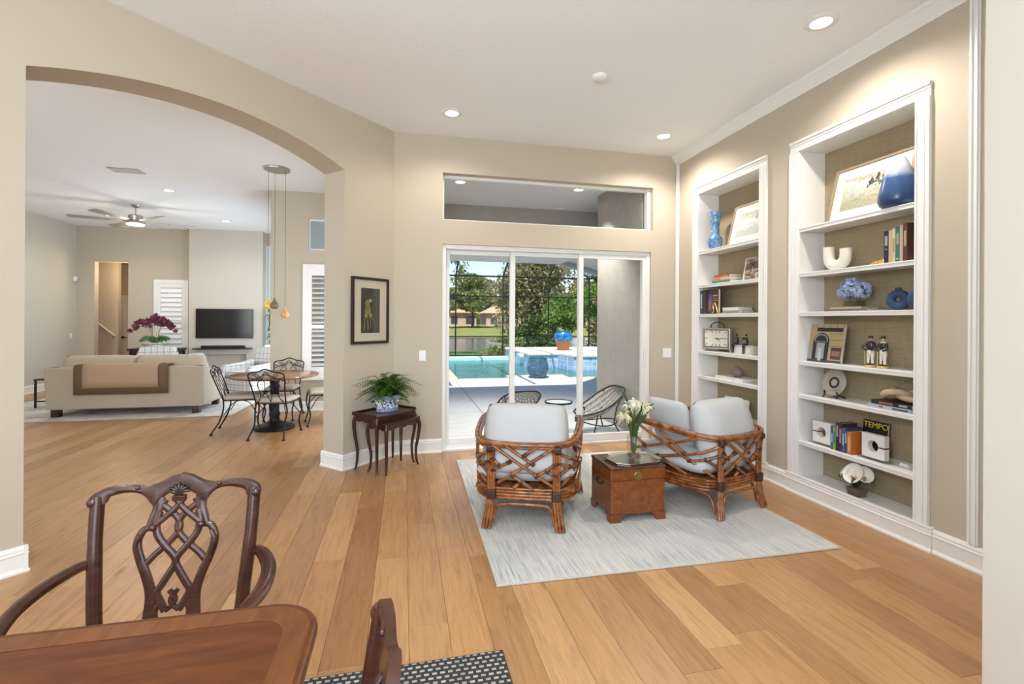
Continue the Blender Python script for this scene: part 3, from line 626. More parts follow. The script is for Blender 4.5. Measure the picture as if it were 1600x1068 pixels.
tb = empty('patio_side_table', (2.08, 6.26, -.02), 0, 'small round black patio side table between the strap chairs', 'table')
MB().lathe([(.205, .455), (.215, .455), (.225, .465), (.225, .485), (.205, .485), (.205, .455)], 36, caps=False).build('rim', OUTM, tb, smooth=40)
MB().lathe([(0, .462), (.206, .462), (.206, .474), (0, .474)], 36).build('tabletop', plain('frosted_top', (.62, .64, .66), .25), tb)
MB().tube([(0, 0, .46), (0, 0, .02)], .018, 10).build('pedestal', OUTM, tb, smooth=60); MB().lathe([(.16, 0), (.16, .012), (.03, .03), (0, .03)], 28).build('base', OUTM, tb, smooth=40)
tb.scale = (.86,)*3
for k in range(3): MB().tube([(.20*math.cos(k*2.1), .20*math.sin(k*2.1), .46), (.16*math.cos(k*2.1), .16*math.sin(k*2.1), .43), (.01, 0, .41)], .008, 6).build('bracket', OUTM, tb)

# ------------------------------------------------------------------ grounds: lawn, pond, trees, houses
def ground(name, y0, y1, z0, z1, mat, label, n=24, x0=-70, x1=120, kind='structure'):
    vs = []; fs = []
    for j in range(n+1):
        for i in range(n+1):
            t = j/n; xx = x0+(x1-x0)*i/n; vs.append((xx, y0+(y1-y0)*t, z0+(z1-z0)*t+(.05*mnoise.noise(Vector((xx*.15, t*6, 0))) if 0 < j < n else 0)))
    for j in range(n):
        for i in range(n): a = j*(n+1)+i; fs.append((a, a+1, a+n+2, a+n+1))
    o = MB().add(vs, fs).build(name, mat, smooth=60); struct(o) if kind == 'structure' else None; tag(o, label); return o
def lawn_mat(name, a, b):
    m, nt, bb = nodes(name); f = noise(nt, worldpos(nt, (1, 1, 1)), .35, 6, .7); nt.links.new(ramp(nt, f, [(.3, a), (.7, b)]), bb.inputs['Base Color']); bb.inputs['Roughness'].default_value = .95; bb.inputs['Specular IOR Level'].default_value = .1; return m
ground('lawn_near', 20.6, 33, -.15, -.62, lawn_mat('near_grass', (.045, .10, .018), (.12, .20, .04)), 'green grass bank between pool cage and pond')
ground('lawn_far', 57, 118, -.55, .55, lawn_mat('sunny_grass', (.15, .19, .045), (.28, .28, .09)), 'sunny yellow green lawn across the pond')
ground('ground_base', -60, 320, -.9, -.9, lawn_mat('earth', (.07, .09, .03), (.12, .13, .05)), 'ground under the grounds', x0=-220, x1=300)
m_, nt_, b_ = nodes('pond_water'); b_.inputs['Base Color'].default_value = (.16, .18, .19, 1); b_.inputs['Roughness'].default_value = .12; b_.inputs['Specular IOR Level'].default_value = .6
bump(nt_, b_, noise(nt_, worldpos(nt_, (.3, 1.2, 1)), 1.5, 3), .35, .06)
pd = MB().box(-80, 120, 32.0, 58, -.75, -.60).build('pond_water', m_); tag(pd, 'grey rippled pond water behind the pool cage', 'water', kind='stuff')
def leaf_mat(name, cols, trans=True):
    m, nt, b = nodes(name); g = N(nt, 'ShaderNodeNewGeometry'); f2 = noise(nt, coords(nt), .45, 3)
    ad = N(nt, 'ShaderNodeMath', operation='ADD'); nt.links.new(g.outputs['Random Per Island'], ad.inputs[0]); nt.links.new(f2, ad.inputs[1])
    hf = N(nt, 'ShaderNodeMath', operation='MULTIPLY'); hf.inputs[1].default_value = .5; nt.links.new(ad.outputs[0], hf.inputs[0])
    c = ramp(nt, hf.outputs[0], [(.2+.6*i/(len(cols)-1), k) for i, k in enumerate(cols)]); nt.links.new(c, b.inputs['Base Color']); b.inputs['Roughness'].default_value = .7; b.inputs['Specular IOR Level'].default_value = .2
    tr = N(nt, 'ShaderNodeBsdfTranslucent'); nt.links.new(c, tr.inputs[0]); mx = N(nt, 'ShaderNodeMixShader'); mx.inputs[0].default_value = .3
    nt.links.new(b.outputs[0], mx.inputs[1]); nt.links.new(tr.outputs[0], mx.inputs[2]); nt.links.new(mx.outputs[0], nt.nodes['Material Output'].inputs[0]); return m
LM = [leaf_mat('olive_oak_leaves', [(.09, .12, .035), (.22, .26, .085), (.40, .42, .18)]), leaf_mat('green_leaves', [(.06, .13, .025), (.17, .30, .06), (.36, .48, .13)]),
      leaf_mat('dry_olive_leaves', [(.12, .11, .04), (.30, .27, .12), (.50, .45, .25)]), leaf_mat('dark_leaves', [(.03, .06, .02), (.08, .13, .04), (.16, .22, .08)])]
BARK = plain('grey_bark', (.12, .095, .07), .9, bumps=(9, .6, .03))
def leaves(mb, c, rad, n, s, rng, fill=.55):
    for _ in range(n):
        d = Vector((rng.gauss(0, 1), rng.gauss(0, 1), rng.gauss(0, 1))).normalized(); k = fill+(1-fill)*rng.random()
        p = Vector(c)+Vector((d.x*rad[0]*k, d.y*rad[1]*k, d.z*rad[2]*k))
        a = Vector((rng.gauss(0, 1), rng.gauss(0, 1), rng.gauss(0, 1))).normalized(); b = a.orthogonal().normalized()
        ss = s*rng.uniform(.6, 1.4); b = (b*math.cos(rng.random()*6.3)+a.cross(b)*math.sin(rng.random()*6.3))
        mb.add([p-a*ss, p+b*ss*.45, p+a*ss, p-b*ss*.45], [(0, 1, 2, 3)])
def tree(name, x, y, z, h, w, mat, label, seed, nl=2600, ls=.42, trunk=True, low=.25, group=None, cat='tree', nb=11):
    rng = random.Random(seed); r = empty(name, (x, y, z), 0, label, cat, group); mb = MB(); tips = []
    for i in range(nb):
        a = rng.random()*6.28; q = rng.random(); zz = h*(low+.12)+(h*(.86-low))*q; rr = w*.5*(1-.55*q)*rng.uniform(.35, .8)
        c = (math.cos(a)*rr, math.sin(a)*rr, zz); R_ = (w*rng.uniform(.2, .31), w*rng.uniform(.2, .31), h*rng.uniform(.11, .17)); tips.append(c); leaves(mb, c, R_, nl//nb, ls, rng)
    mb.build('foliage', mat, r)
    if trunk:
        t = MB().tube(bez([(0, 0, -.3), (.1*w/8, .05, h*.2), (-.1*w/8, .1, h*.45), (0, 0, h*.75)], 5), [max(.03, .035*h*(1-.75*k/15)) for k in range(16)], 8)
        for c in tips[:7]: t.tube(bez([(0, 0, h*.28), (c[0]*.5, c[1]*.5, h*.28+(c[2]-h*.28)*.6), c], 4), [.014*h, .012*h, .011*h, .01*h, .008*h, .006*h, .005*h, .004*h, .003*h], 5)
        t.build('trunk', BARK, r, smooth=60)
    return r
OAKG = 'trees across the pond'
for i, (x, y, h, w, mt, lb) in enumerate([(4.5, 92, 10.0, 13, 0, 'broad oak with pale olive crown across the pond beside the house gap'), (13.5, 96, 12.0, 14, 0, 'tallest round topped oak standing across the pond'), (22.0, 93, 9.5, 11, 1, 'bright green tree across the pond near the second house'),
        (28.5, 98, 13.0, 13, 0, 'tall oak across the pond behind the cage post'), (-6, 97, 10, 14, 3, 'dark oak across the pond at the door frame edge'), (37, 95, 11, 14, 2, 'dry olive tree across the pond behind the weeping tree'), (18, 126, 15.5, 13, 3, 'dark pine behind the oaks across the pond')]):
    tree('oak_tree', x, y, .2, h*.80, w*.86, LM[mt], lb, 50+i, 9000, .36, group=OAKG)
tree('weeping_tree', 9.6, 34, -.7, 11.2, 7.2, LM[2], 'large dry olive coloured weeping tree beyond the pool cage', 71, 22000, .15, low=.04, nb=26)
tree('leafy_tree', 14.4, 31, -.6, 8.3, 6.6, LM[1], 'dense green tree behind the spa ledge', 72, 15000, .15, low=.05, nb=18)
tree('dark_tree', 19.0, 33, -.6, 8.8, 6.2, LM[3], 'dark green tree next to the stucco wall edge', 73, 10000, .16, low=.02)
tree('round_bush', 8.3, 24.2, -.35, 3.1, 2.7, LM[1], 'bright green rounded bush behind the terracotta urn', 74, 6000, .085, low=.0, trunk=False, cat='bush')
tree('dark_bush', 6.6, 25.0, -.35, 2.3, 2.3, LM[3], 'dark green bush beside the rounded bright bush', 75, 4500, .085, low=.0, trunk=False, cat='bush')
tree('dry_bush', 10.9, 24.6, -.35, 3.2, 2.6, LM[2], 'dry grey green bush near the cage corner post', 76, 4500, .085, low=.0, trunk=False, cat='bush')
tree('corner_bush', 12.6, 22.5, -.35, 3.9, 2.6, LM[3], 'dark shrub outside the cage corner', 77, 4500, .09, low=.0, trunk=False, cat='bush')
tree('hedge_bush', 4.9, 23.2, -.25, .95, 2.6, LM[0], 'low olive hedge bush behind the spa waterfall', 78, 1500, .10, low=-.1, trunk=False, cat='bush')
tree('hedge_bush', 7.2, 22.4, -.25, 1.0, 2.6, LM[3], 'low dark hedge bush at the cage below the rounded bush', 79, 1500, .10, low=-.1, trunk=False, cat='bush')
def branch(name, pts, mat, label, seed, n=14, spread=.5, per=26):
    rng = random.Random(seed); base = Vector(pts[0]); r = empty(name, base, 0, label, 'tree branch'); P = [p-base for p in bez(pts, 5)]
    MB().tube(P, [.06*(1-.8*i/len(P)) for i in range(len(P))], 6).build('limb', BARK, r, smooth=60); mb = MB()
    for k in range(n):
        q = P[rng.randrange(len(P)//4, len(P))]; c = q+Vector((rng.uniform(-spread, spread), rng.uniform(-spread, spread), rng.uniform(-spread, spread)*.8)); leaves(mb, c, (.34, .34, .26), per, .12, rng, .2)
    mb.build('foliage', mat, r)
# nearer oak whose limbs hang over the cage, trunk hidden behind the arch wall
ot = empty('overhanging_oak', (-3.2, 26.5, -.4), 0, 'large oak beyond the cage with limbs hanging into the sky view', 'tree')
mb = MB(); tk = MB().tube(bez([(0, 0, -.2), (.2, 0, 3), (-.1, .2, 6.2), (.3, 0, 9)], 5), [.38-.016*i for i in range(16)], 10); rng = random.Random(5)
for tip in ((6.2, -.5, 5.9), (6.6, .3, 6.7), (4.2, 1.0, 8.0), (9.4, .6, 7.4), (10.2, .2, 6.1), (-3, 1, 7.5), (1, 2, 9.5), (12.2, .5, 7.6), (13.6, .4, 6.6), (11.6, .0, 7.9)):
    tip = Vector(tip)-Vector((0, 0, 1.0)); mid = Vector((tip.x*.55, tip.y*.4, max(7.6, tip.z+1.2))); P = bez([(0, .1, 5.5), mid, tip], 6); tk.tube(P, [.16-.011*i for i in range(len(P))], 6)
    for k in range(9):
        q = P[rng.randrange(len(P)-5, len(P))]; leaves(mb, q+Vector((rng.gauss(0, .38), rng.gauss(0, .4), rng.gauss(0, .35))), (.4, .4, .32), 26, .13, rng, .2)
tk.build('trunk', BARK, ot, smooth=60); mb.build('foliage', LM[0], ot)
def far_house(x, y, w, label):
    r = empty('far_house', (x, y, .3), 0, label, 'house')
    MB().box(-w/2, w/2, 0, 9, 0, 2.9).build('wall', plain('peach_stucco', (.62, .45, .34), .9), r)
    MB().add([(-w/2-.6, -.6, 2.9), (w/2+.6, -.6, 2.9), (w/2+.6, 9.6, 2.9), (-w/2-.6, 9.6, 2.9), (-w/2+3.5, 4.5, 5.2), (w/2-3.5, 4.5, 5.2)], [(0, 1, 5, 4), (1, 2, 5), (2, 3, 4, 5), (3, 0, 4), (3, 2, 1, 0)]).build('roof', plain('clay_roof_tile', (.58, .34, .22), .85, vary=.12), r)
    for k in range(4):
        xx = -w/2+w*(k+.5)/4; wd_ = MB().box(xx-.7, xx+.7, -.06, 0, .5, 2.2).build('window', plain('dark_window', (.05, .055, .06), .2), r)
        MB().box(xx-.75, xx+.75, -.09, -.06, 2.2, 2.3).build('lintel', WHITE, wd_)
far_house(9.0, 104, 13, 'distant peach house with clay roof at the first gap in the oaks'); far_house(25.0, 106, 14, 'distant peach house with clay roof behind the bright green tree')
for k, (x, y) in enumerate(((12, 150), (-20, 150), (44, 150), (76, 150), (-52, 150), (28, 186))):
    tree('backdrop_tree', x, y, -2.6, 13+2*(k % 3), 27, LM[(0, 3, 2)[k % 3]], ['long olive tree belt behind the first distant house', 'long dark tree belt past the lawn behind the great room', 'long dry olive tree belt behind the weeping tree', 'dark tree belt past the lawn behind the stucco wall', 'pale tree belt past the lawn behind the hallway', 'olive tree belt behind the second distant house'][k], 90+k, 7000, .6, trunk=False, low=-.05, group='tree belts beyond the lawn')
# ------------------------------------------------------------------ rugs
def rug(name, x0, x1, y0, y1, mat, edge, label, th=.012, rz=0, pts=None):
    P = pts or [(x0, y0), (x1, y0), (x1, y1), (x0, y1)]
    c = (sum(p[0] for p in P)/4, sum(p[1] for p in P)/4); r = empty(name, (c[0], c[1], 0), 0, label, 'rug')
    L = [(x-c[0], y-c[1]) for x, y in P]
    MB().prism(L, 0, th).build('pile', mat, r, bev=.004)
    MB().tube([(x, y, th*.5) for x, y in L], th*.49, 8, closed=True).build('binding', edge, r)
    return r
m_, nt_, b_ = nodes('heathered_grey_rug'); pz = worldpos(nt_, (38, 1.1, 1)); f1 = noise(nt_, pz, 2.2, 5, .65); f2 = noise(nt_, worldpos(nt_), 1.3, 3)
f3 = noise(nt_, worldpos(nt_, (95, 2.5, 1)), 2, 3, .6)
c_ = ramp(nt_, f1, [(.36, (.15, .20, .24)), (.47, (.54, .545, .53)), (.66, (.72, .70, .65))]); c_ = mixc(nt_, .45, c_, ramp(nt_, f3, [(.36, (.20, .24, .28)), (.5, (.66, .65, .61))]))
c_ = mixc(nt_, .3, c_, ramp(nt_, f2, [(.35, (.40, .44, .47)), (.65, (.62, .60, .55))])); nt_.links.new(c_, b_.inputs['Base Color']); b_.inputs['Roughness'].default_value = 1; b_.inputs['Specular IOR Level'].default_value = .05
bump(nt_, b_, f3, .6, .005)
rug('area_rug', 0, 0, 0, 0, m_, plain('pale_rug_binding', (.50, .47, .42), .9), 'pale grey blue striated area rug under the rattan chairs', .014, pts=[(.52, 2.632), (2.83, 2.60), (2.84, 5.05), (.555, 5.09)])
m_, nt_, b_ = nodes('woven_black_cream'); wp = worldpos(nt_); ch = N(nt_, 'ShaderNodeTexBrick'); ch.inputs['Scale'].default_value = 24; ch.offset = .5; ch.inputs['Brick Width'].default_value = .8; ch.inputs['Row Height'].default_value = .62; ch.inputs['Mortar Size'].default_value = .17
nt_.links.new(wp, ch.inputs['Vector']); ch.inputs['Color1'].default_value = (.50, .48, .44, 1); ch.inputs['Color2'].default_value = (.34, .33, .31, 1); ch.inputs['Mortar'].default_value = (.035, .033, .035, 1)
nt_.links.new(ch.outputs[0], b_.inputs['Base Color']); b_.inputs['Roughness'].default_value = .95; bump(nt_, b_, ch.outputs['Fac'], .8, -.006)
rug('woven_rug', -1.95, .44, -1.7, 2.11, m_, plain('charcoal_binding', (.05, .048, .052), .95), 'black and cream basket weave rug under the dining table', .012)
# ------------------------------------------------------------------ rattan chairs
m_, nt_, b_ = nodes('glossy_brown_rattan'); f_ = noise(nt_, coords(nt_, 'Object', (1, 1, 1)), 16, 4, .6, .6)
nt_.links.new(ramp(nt_, f_, [(.32, (.085, .024, .006)), (.52, (.25, .082, .018)), (.75, (.42, .165, .045))]), b_.inputs['Base Color']); b_.inputs['Roughness'].default_value = .24; b_.inputs['Coat Weight'].default_value = .4; RATTAN = m_
WRAP = plain('dark_leather_binding', (.05, .016, .008), .45)
CUSH = fabric('pale_grey_cushion', (.53, .54, .55), (.485, .50, .52))
BACKBARS = [((0, 1), (1, .02)), ((1, 1), (.05, .06)), ((.22, 1), (.65, .58)), ((.73, 1), (.50, .77)), ((.28, .62), (0, .40)), ((0, .68), (.12, .50)), ((.31, .30), (.63, 0)), ((.46, .14), (.34, 0)), ((.70, .29), (1, .58)), ((.86, .43), (1, .33))]
SIDEBARS = [((.03, .97), (.97, .03)), ((.26, .98), (.55, .52)), ((0, .27), (.66, 1)), ((.0, .66), (.15, .44)), ((.20, .22), (1, .88)), ((.60, .38), (1, .62)), ((.78, .49), (1, .30)), ((.29, .30), (.60, .02))]
def rattan_chair(loc, rz, label):
    r = empty('rattan_chair', loc, rz, label, 'armchair', 'rattan armchairs on the area rug')
    half = [(.03, -.425, .60), (.235, -.405, .603), (.335, -.33, .61), (.385, -.17, .622), (.415, .08, .64), (.425, .30, .652), (.405, .42, .65), (.40, .425, .60)]
    P = bez(half, 6); L = [Vector((-p.x, p.y, p.z)) for p in P][::-1]+P
    rail = MB().tube(L, .0155, 10); rail.tube([p+Vector((0, .012 if p.y < -.3 else 0, -.022)) - Vector((math.copysign(.007, p.x), 0, 0)) for p in L], .0115, 8)
    rail.tube([p+Vector((0, 0, .0)) - Vector((math.copysign(.027, p.x)*min(1, abs(p.x)/.2), -.027 if p.y < -.3 else 0, -.003)) for p in L], .0115, 8)
    rail.build('top_rail', RATTAN, r, smooth=60)
    # base band: stacked poles
    hb = [(.03, -.375), (.235, -.36), (.33, -.29), (.385, -.10), (.405, .15), (.395, .33), (.33, .395), (.03, .40)]
    for k in range(4):
        z = .205+.0225*k; q = bez([(x, y, z) for x, y in hb], 5); lp = q+[Vector((-p.x, p.y, p.z)) for p in q][::-1]
        MB().tube(lp, .0125, 8, closed=True).build('band_pole', RATTAN, r, smooth=60)
    def post(x, y, zt, tx, ty):
        s = 1 if x > 0 else -1
        for k in (-1, 0, 1):
            o = Vector((k*.0175*(1 if abs(y) > .3 else 0), (0 if abs(y) > .3 else k*.0175), 0)); ks = 1+.25*k*s
            pts = bez([(tx, ty, zt), (x*1.0, y-.028*(1 if y < 0 else -1), .42), (x, y-.03*(1 if y < 0 else -1), .24), (x+s*.012*ks, y-.035*(1 if y < 0 else -1), .12), (x+s*.030*ks, y+(-.060 if y < 0 else .05), .0)], 5)
            MB().tube([p+o for p in pts], .0128, 7).build('leg_pole', RATTAN, r, smooth=60)
        for z, h in ((zt-.03, .045), (.238, .075)):
            f = (zt-z)/(zt-.24) if z > .24 else 1; f = min(1, max(0, f)); cx = tx+(x-tx)*f; cy = ty+((y-.03*(1 if y < 0 else -1))-ty)*f
            MB().box(-.034, .034, -.022, .022, -h/2, h/2, M=Tr(cx, cy, z)).build('binding', WRAP, r, bev=.012, seg=3)
    for s in (-1, 1): post(s*.235, -.36, .60, s*.235, -.405); post(s*.375, .36, .645, s*.415, .385)
    # under-seat hoops
    for a, b in (((-.235, -.395), (.235, -.395)), ((.255, -.38), (.405, .33)), ((-.255, -.38), (-.405, .33)), ((-.37, .40), (.37, .40))):
        A, B = Vector((*a, 0)), Vector((*b, 0)); pts = [A.lerp(B, t)+Vector((0, 0, z)) for t, z in ((.03, .03), (.05, .09), (.09, .145), (.17, .168), (.5, .172), (.83, .168), (.91, .145), (.95, .09), (.97, .03))]
        MB().tube(bez(pts, 3), .012, 7).build('hoop', RATTAN, r, smooth=60)
    def panel(fn, bars):
        for (a, b) in bars:
            p = [fn(a[0]+(b[0]-a[0])*t/6, a[1]+(b[1]-a[1])*t/6) for t in range(7)]
            o = MB().tube(p, .0125, 7).build('lattice_bar', RATTAN, r, smooth=60)
            for e, f_ in ((p[0], p[1]), (p[-1], p[-2])):
                if 0.02 < (a if e is p[0] else b)[1] < .98: d = (f_-e).normalized(); MB().tube([e-d*.012, e+d*.022], .0155, 7).build('binding', WRAP, o, smooth=60)
    panel(lambda u, v: Vector((-.225+.45*u, -.375-.04*v-.012*math.sin(PI*u), .285+(.592-.285)*v)), BACKBARS)
    sidetop = bez([(.415, .385, .63), (.418, .08, .615), (.385, -.17, .60), (.335, -.33, .59), (.245, -.41, .585)], 6); sidebot = bez([(.385, .355, .285), (.405, .12, .285), (.385, -.10, .285), (.33, -.29, .285), (.245, -.37, .285)], 6)
    def sfn(s):
        def fn(u, v):
            k = u*(len(sidetop)-1); i = min(int(k), len(sidetop)-2); t = k-i; a = sidetop[i].lerp(sidetop[i+1], t); b = sidebot[i].lerp(sidebot[i+1], t); p = b.lerp(a, v); return Vector((p.x*s, p.y, p.z))
        return fn
    panel(sfn(1), SIDEBARS); panel(sfn(-1), SIDEBARS)
    MB().box(-.36, .36, -.33, .36, .255, .28).build('seat_deck', RATTAN, r)
    sc = MB().pillow(.73, .72, .19, M=Tr(0, .02, .375), e=.32, seed=rz).build('seat_cushion', CUSH, r, smooth=180, weld=.0005)
    MB().pillow(.60, .52, .24, M=Tr(0, -.245, .605) @ Rx(math.radians(74)), e=.38, seed=rz+3).build('back_cushion', CUSH, r, smooth=180, weld=.0005)
    return r
rattan_chair((.97, 3.66, .021), -math.radians(20), 'rattan barrel armchair with its back to the dining table, pale cushions')
rattan_chair((2.45, 3.60, .021), math.radians(17), 'rattan barrel armchair between the wooden trunk and the bookcases')
tp = MB().pillow(.42, .42, .13, M=Tr(2.215, 3.64, .655) @ Rz(math.radians(107)) @ Rx(math.radians(70)), e=.5, seed=9).build('throw_pillow', CUSH, smooth=180, weld=.0005); tag(tp, 'pale throw pillow propped on the rattan armchair by the bookcases', 'pillow')
# ------------------------------------------------------------------ trunk, tray, vase of flowers
TRUNK = wood('polished_camphor', (.11, .028, .007), (.25, .075, .018), (5, 5, 5), .28, 2.0, 2.5); TRUNKD = wood('dark_camphor', (.035, .010, .005), (.085, .024, .010), (5, 5, 5), .3, 2.0, 2)
t = empty('wooden_trunk', (1.71, 3.44, .0145), 0, 'square polished wooden trunk with brass lock on the area rug', 'trunk')
MB().box(-.22, .22, -.185, .185, .055, .395).build('body', TRUNK, t, bev=.006)
MB().box(-.2215, .2215, -.1865, .1865, .305, .309).build('lid_seam', TRUNKD, t)
MB().box(-.225, .225, -.19, .19, .385, .405).build('lid', wood('trunk_top', (.05, .02, .012), (.12, .05, .03), (4, 4, 4), .22), t, bev=.005)
for sx in (-1, 1):
    for sy in (-1, 1):
        f = MB().prism([(0, 0), (.075, 0), (.08, .03), (.115, .06), (0, .06)], -.008, .008, M=Tr(sx*.222, sy*.185, 0) @ (Rz(0) if sx < 0 else Rz(PI)) @ Rx(PI/2)); f.prism([(0, 0), (.07, 0), (.075, .03), (.105, .06), (0, .06)], -.008, .008, M=Tr(sx*.215, sy*.19, 0) @ Rz(-sy*PI/2) @ Rx(PI/2)); f.build('bracket_foot', TRUNK, t)
MB().lathe([(0, .004), (.03, .004), (.034, 0), (.034, -.004)], 24, M=Tr(.0, -.186, .335) @ Rx(PI/2))  .build('lock_plate', plain('old_brass', (.35, .25, .10), .4, 1), t, smooth=40)
MB().box(-.013, .013, -.197, -.19, .315, .35).box(-.018, .018, -.199, -.192, .33, .344).build('hasp', plain('old_brass', (.35, .25, .10), .4, 1), t, bev=.003)
for sx in (-1, 1): MB().tube(bez([(sx*.222, -.05, .27), (sx*.236, -.045, .25), (sx*.236, 0, .238), (sx*.236, .045, .25), (sx*.222, .05, .27)], 4), .006, 6).build('side_handle', DARKMETAL, t, smooth=60)
ty = empty('serving_tray', (1.75, 3.43, .420), math.radians(8), 'octagonal silver tray lying on the wooden trunk', 'tray')
oc = [(-.19, -.08), (-.12, -.145), (.12, -.145), (.19, -.08), (.19, .08), (.12, .145), (-.12, .145), (-.19, .08)]
MB().prism(oc, 0, .004).build('plate', plain('tray_steel', (.50, .49, .47), .25, 1), ty)
mb = MB(); n_ = len(oc)
mb.add([(x, y, .003) for x, y in oc]+[(x*1.10, y*1.12, .016) for x, y in oc], [(i, (i+1) % n_, n_+(i+1) % n_, n_+i) for i in range(n_)]); o = mb.build('rim', CHROME, ty); md = o.modifiers.new('t', 'SOLIDIFY'); md.thickness = .003
vs_ = empty('flower_vase', (1.745, 3.395, .4245), 0, 'clear glass vase with spidery pale yellow flowers on the tray', 'vase of flowers')
GLASSV = glassy('vase_glass', (.95, .97, .96), .9)
MB().lathe([(0, 0), (.040, 0), (.050, .02), (.056, .10), (.053, .19), (.050, .195), (.0475, .19), (.051, .10), (.045, .022), (0, .012)], 32).build('glass', GLASSV, vs_, smooth=50)
mb = MB(); rg = random.Random(3)
for k in range(70): a = rg.random()*6.28; q = .040*math.sqrt(rg.random()); mb.ball((q*math.cos(a), q*math.sin(a), .02+rg.random()*.035), (rg.uniform(.005, .009),)*3, 6, 4)
o = mb.build('pebbles', plain('brown_pebbles', (.22, .13, .07), .4, vary=.6), vs_, smooth=60); o['kind'] = 'stuff'
STEM = plain('dark_green_stem', (.035, .085, .02), .5); PETAL = plain('pale_yellow_petal', (.74, .70, .42), .6); PETALW = plain('cream_petal', (.80, .78, .66), .6)
def blade(mb, pts, w):
    P = bez(pts, 5); n = len(P)
    for i in range(n-1):
        d = (P[i+1]-P[i]).normalized(); sd = d.cross(Vector((.25, -1, .15))).normalized(); wa = w*math.sin(PI*(.12+.88*i/n))**.6; wb = w*math.sin(PI*(.12+.88*(i+1)/n))**.6
        mb.add([P[i]-sd*wa, P[i]+sd*wa, P[i+1]+sd*wb, P[i+1]-sd*wb], [(0, 1, 2, 3)])
for tip, kind in (((-.085, .0, .335), 0), ((.015, .02, .43), 1), ((.075, -.01, .40), 0), ((-.03, .03, .41), 1)):
    tip = Vector(tip); st_ = MB().tube(bez([(tip.x*.1, tip.y*.2, .03), (tip.x*.25, tip.y*.4, .2), tip], 5), .0045, 6).build('stem', STEM, vs_, smooth=60); mb = MB()
    for k in range(34):
        d = Vector((rg.gauss(0, 1), rg.gauss(0, 1), rg.gauss(.15, .8))).normalized(); l = rg.uniform(.045, .075); e = tip+d*l; mid = tip+d*l*.55+Vector((0, 0, .012)); blade(mb, [tip, mid, e-Vector((0, 0, .012))], .0038)
    mb.ball(tip, .012, 8, 6); mb.build('flower_head', (PETAL, PETALW)[kind], st_)
for k, pts in enumerate(([(0, 0, .05), (.0, 0, .25), (.05, -.01, .38), (.15, -.03, .44)], [(.01, 0, .05), (.02, .01, .22), (.07, 0, .33), (.17, .0, .40)], [(0, 0, .05), (-.01, .01, .3), (-.05, .03, .47), (-.115, .04, .56)], [(.01, .01, .05), (.03, 0, .26), (.04, -.02, .36), (.06, -.02, .45)], [(0, -.01, .05), (-.01, -.02, .2), (.02, -.03, .30), (.03, -.03, .37)], [(.0, 0, .05), (.015, 0, .24), (.085, .02, .30), (.12, .02, .345)])):
    mb = MB(); blade(mb, pts, .011); o = mb.build('leaf', STEM, vs_, smooth=60)
# ------------------------------------------------------------------ nesting tables, fern
def cabriole(mb, x, y, h, dx, dy, w=.017):
    d = Vector((dx, dy, 0)); pts = [Vector((x, y, h))+d*0, Vector((x, y, h*.86))+d*.022, Vector((x, y, h*.62))+d*.012, Vector((x, y, h*.35))-d*.012, Vector((x, y, h*.10))-d*.004, Vector((x, y, 0))+d*.012]
    P = bez(pts, 5); n = len(P); rr = [w*1.35*(1-.58*i/(n-1)) for i in range(n)]; rr[-1] = w*.8; mb.tube(P, rr, 8); return mb
def nest_table(loc, rz, w, d, h, label, tray):
    r = empty('nesting_table', loc, rz, label, 'side table', 'nesting tables beside the arch'); hw, hd = w/2, d/2
    fr = [(-hw, hd), (-hw, -hd*.92), (-hw*.72, -hd*.98), (-hw*.35, -hd*1.10), (0, -hd*1.16), (hw*.35, -hd*1.10), (hw*.72, -hd*.98), (hw, -hd*.92), (hw, hd)]
    MB().prism([(x*1.06, y*1.06) for x, y in fr], h-.018, h).build('tabletop', MAHOG, r, bev=.005)
    if tray: MB().tube([(x*1.03, y*1.02, h+.008) for x, y in (fr[1], (-hw, hd), (hw, hd), fr[7])], .009, 6).build('gallery_rim', MAHOG, r, smooth=40)
    for (a, b) in (((-hw*.94, -hd*.88), (hw*.94, -hd*.88)), ((-hw*.94, hd*.9), (hw*.94, hd*.9)), ((-hw*.94, -hd*.88), (-hw*.94, hd*.9)), ((hw*.94, -hd*.88), (hw*.94, hd*.9))):
        A, B = Vector((*a, 0)), Vector((*b, 0)); ln = (B-A).length; ang = math.atan2(B.y-A.y, B.x-A.x); n = 24
        bot = [(ln*i/n, h-.062-.016*abs(math.sin(3*PI*i/n))*(1 if 0 < i < n else 0)) for i in range(n+1)]
        MB().prism([(0, h-.016), (ln, h-.016)]+bot[::-1], -.008, .008, M=Tr(A.x, A.y, 0) @ Rz(ang) @ Rx(PI/2)).build('apron', MAHOG, r)
    for sx in (-1, 1):
        for sy in (-1, 1):
            k = 1/math.sqrt(2); cabriole(MB(), sx*hw*.93, sy*hd*.88, h-.017, sx*k, sy*k).build('leg', MAHOG, r, smooth=50)
    return r
nest_table((-.183, 5.072, 0), PI/4, .53, .34, .565, 'taller mahogany nesting table carrying the fern', True)
nest_table((-.094, 4.99, 0), PI/4, .455, .265, .50, 'shorter mahogany nesting table tucked under the taller one', False)
m_, nt_, b_ = nodes('blue_white_porcelain'); f_ = N(nt_, 'ShaderNodeTexVoronoi', feature='SMOOTH_F1'); f_.inputs['Scale'].default_value = 34; nt_.links.new(coords(nt_), f_.inputs['Vector'])
w1 = noise(nt_, coords(nt_), 30, 3, .6, 2.0); sep = N(nt_, 'ShaderNodeSeparateXYZ'); nt_.links.new(coords(nt_), sep.inputs[0])
pat = ramp(nt_, w1, [(.47, (.78, .80, .82)), (.53, (.025, .05, .17))]); band = ramp(nt_, sep.outputs[2], [(.036, (1, 1, 1)), (.040, (0, 0, 0)), (.125, (0, 0, 0)), (.129, (1, 1, 1))])
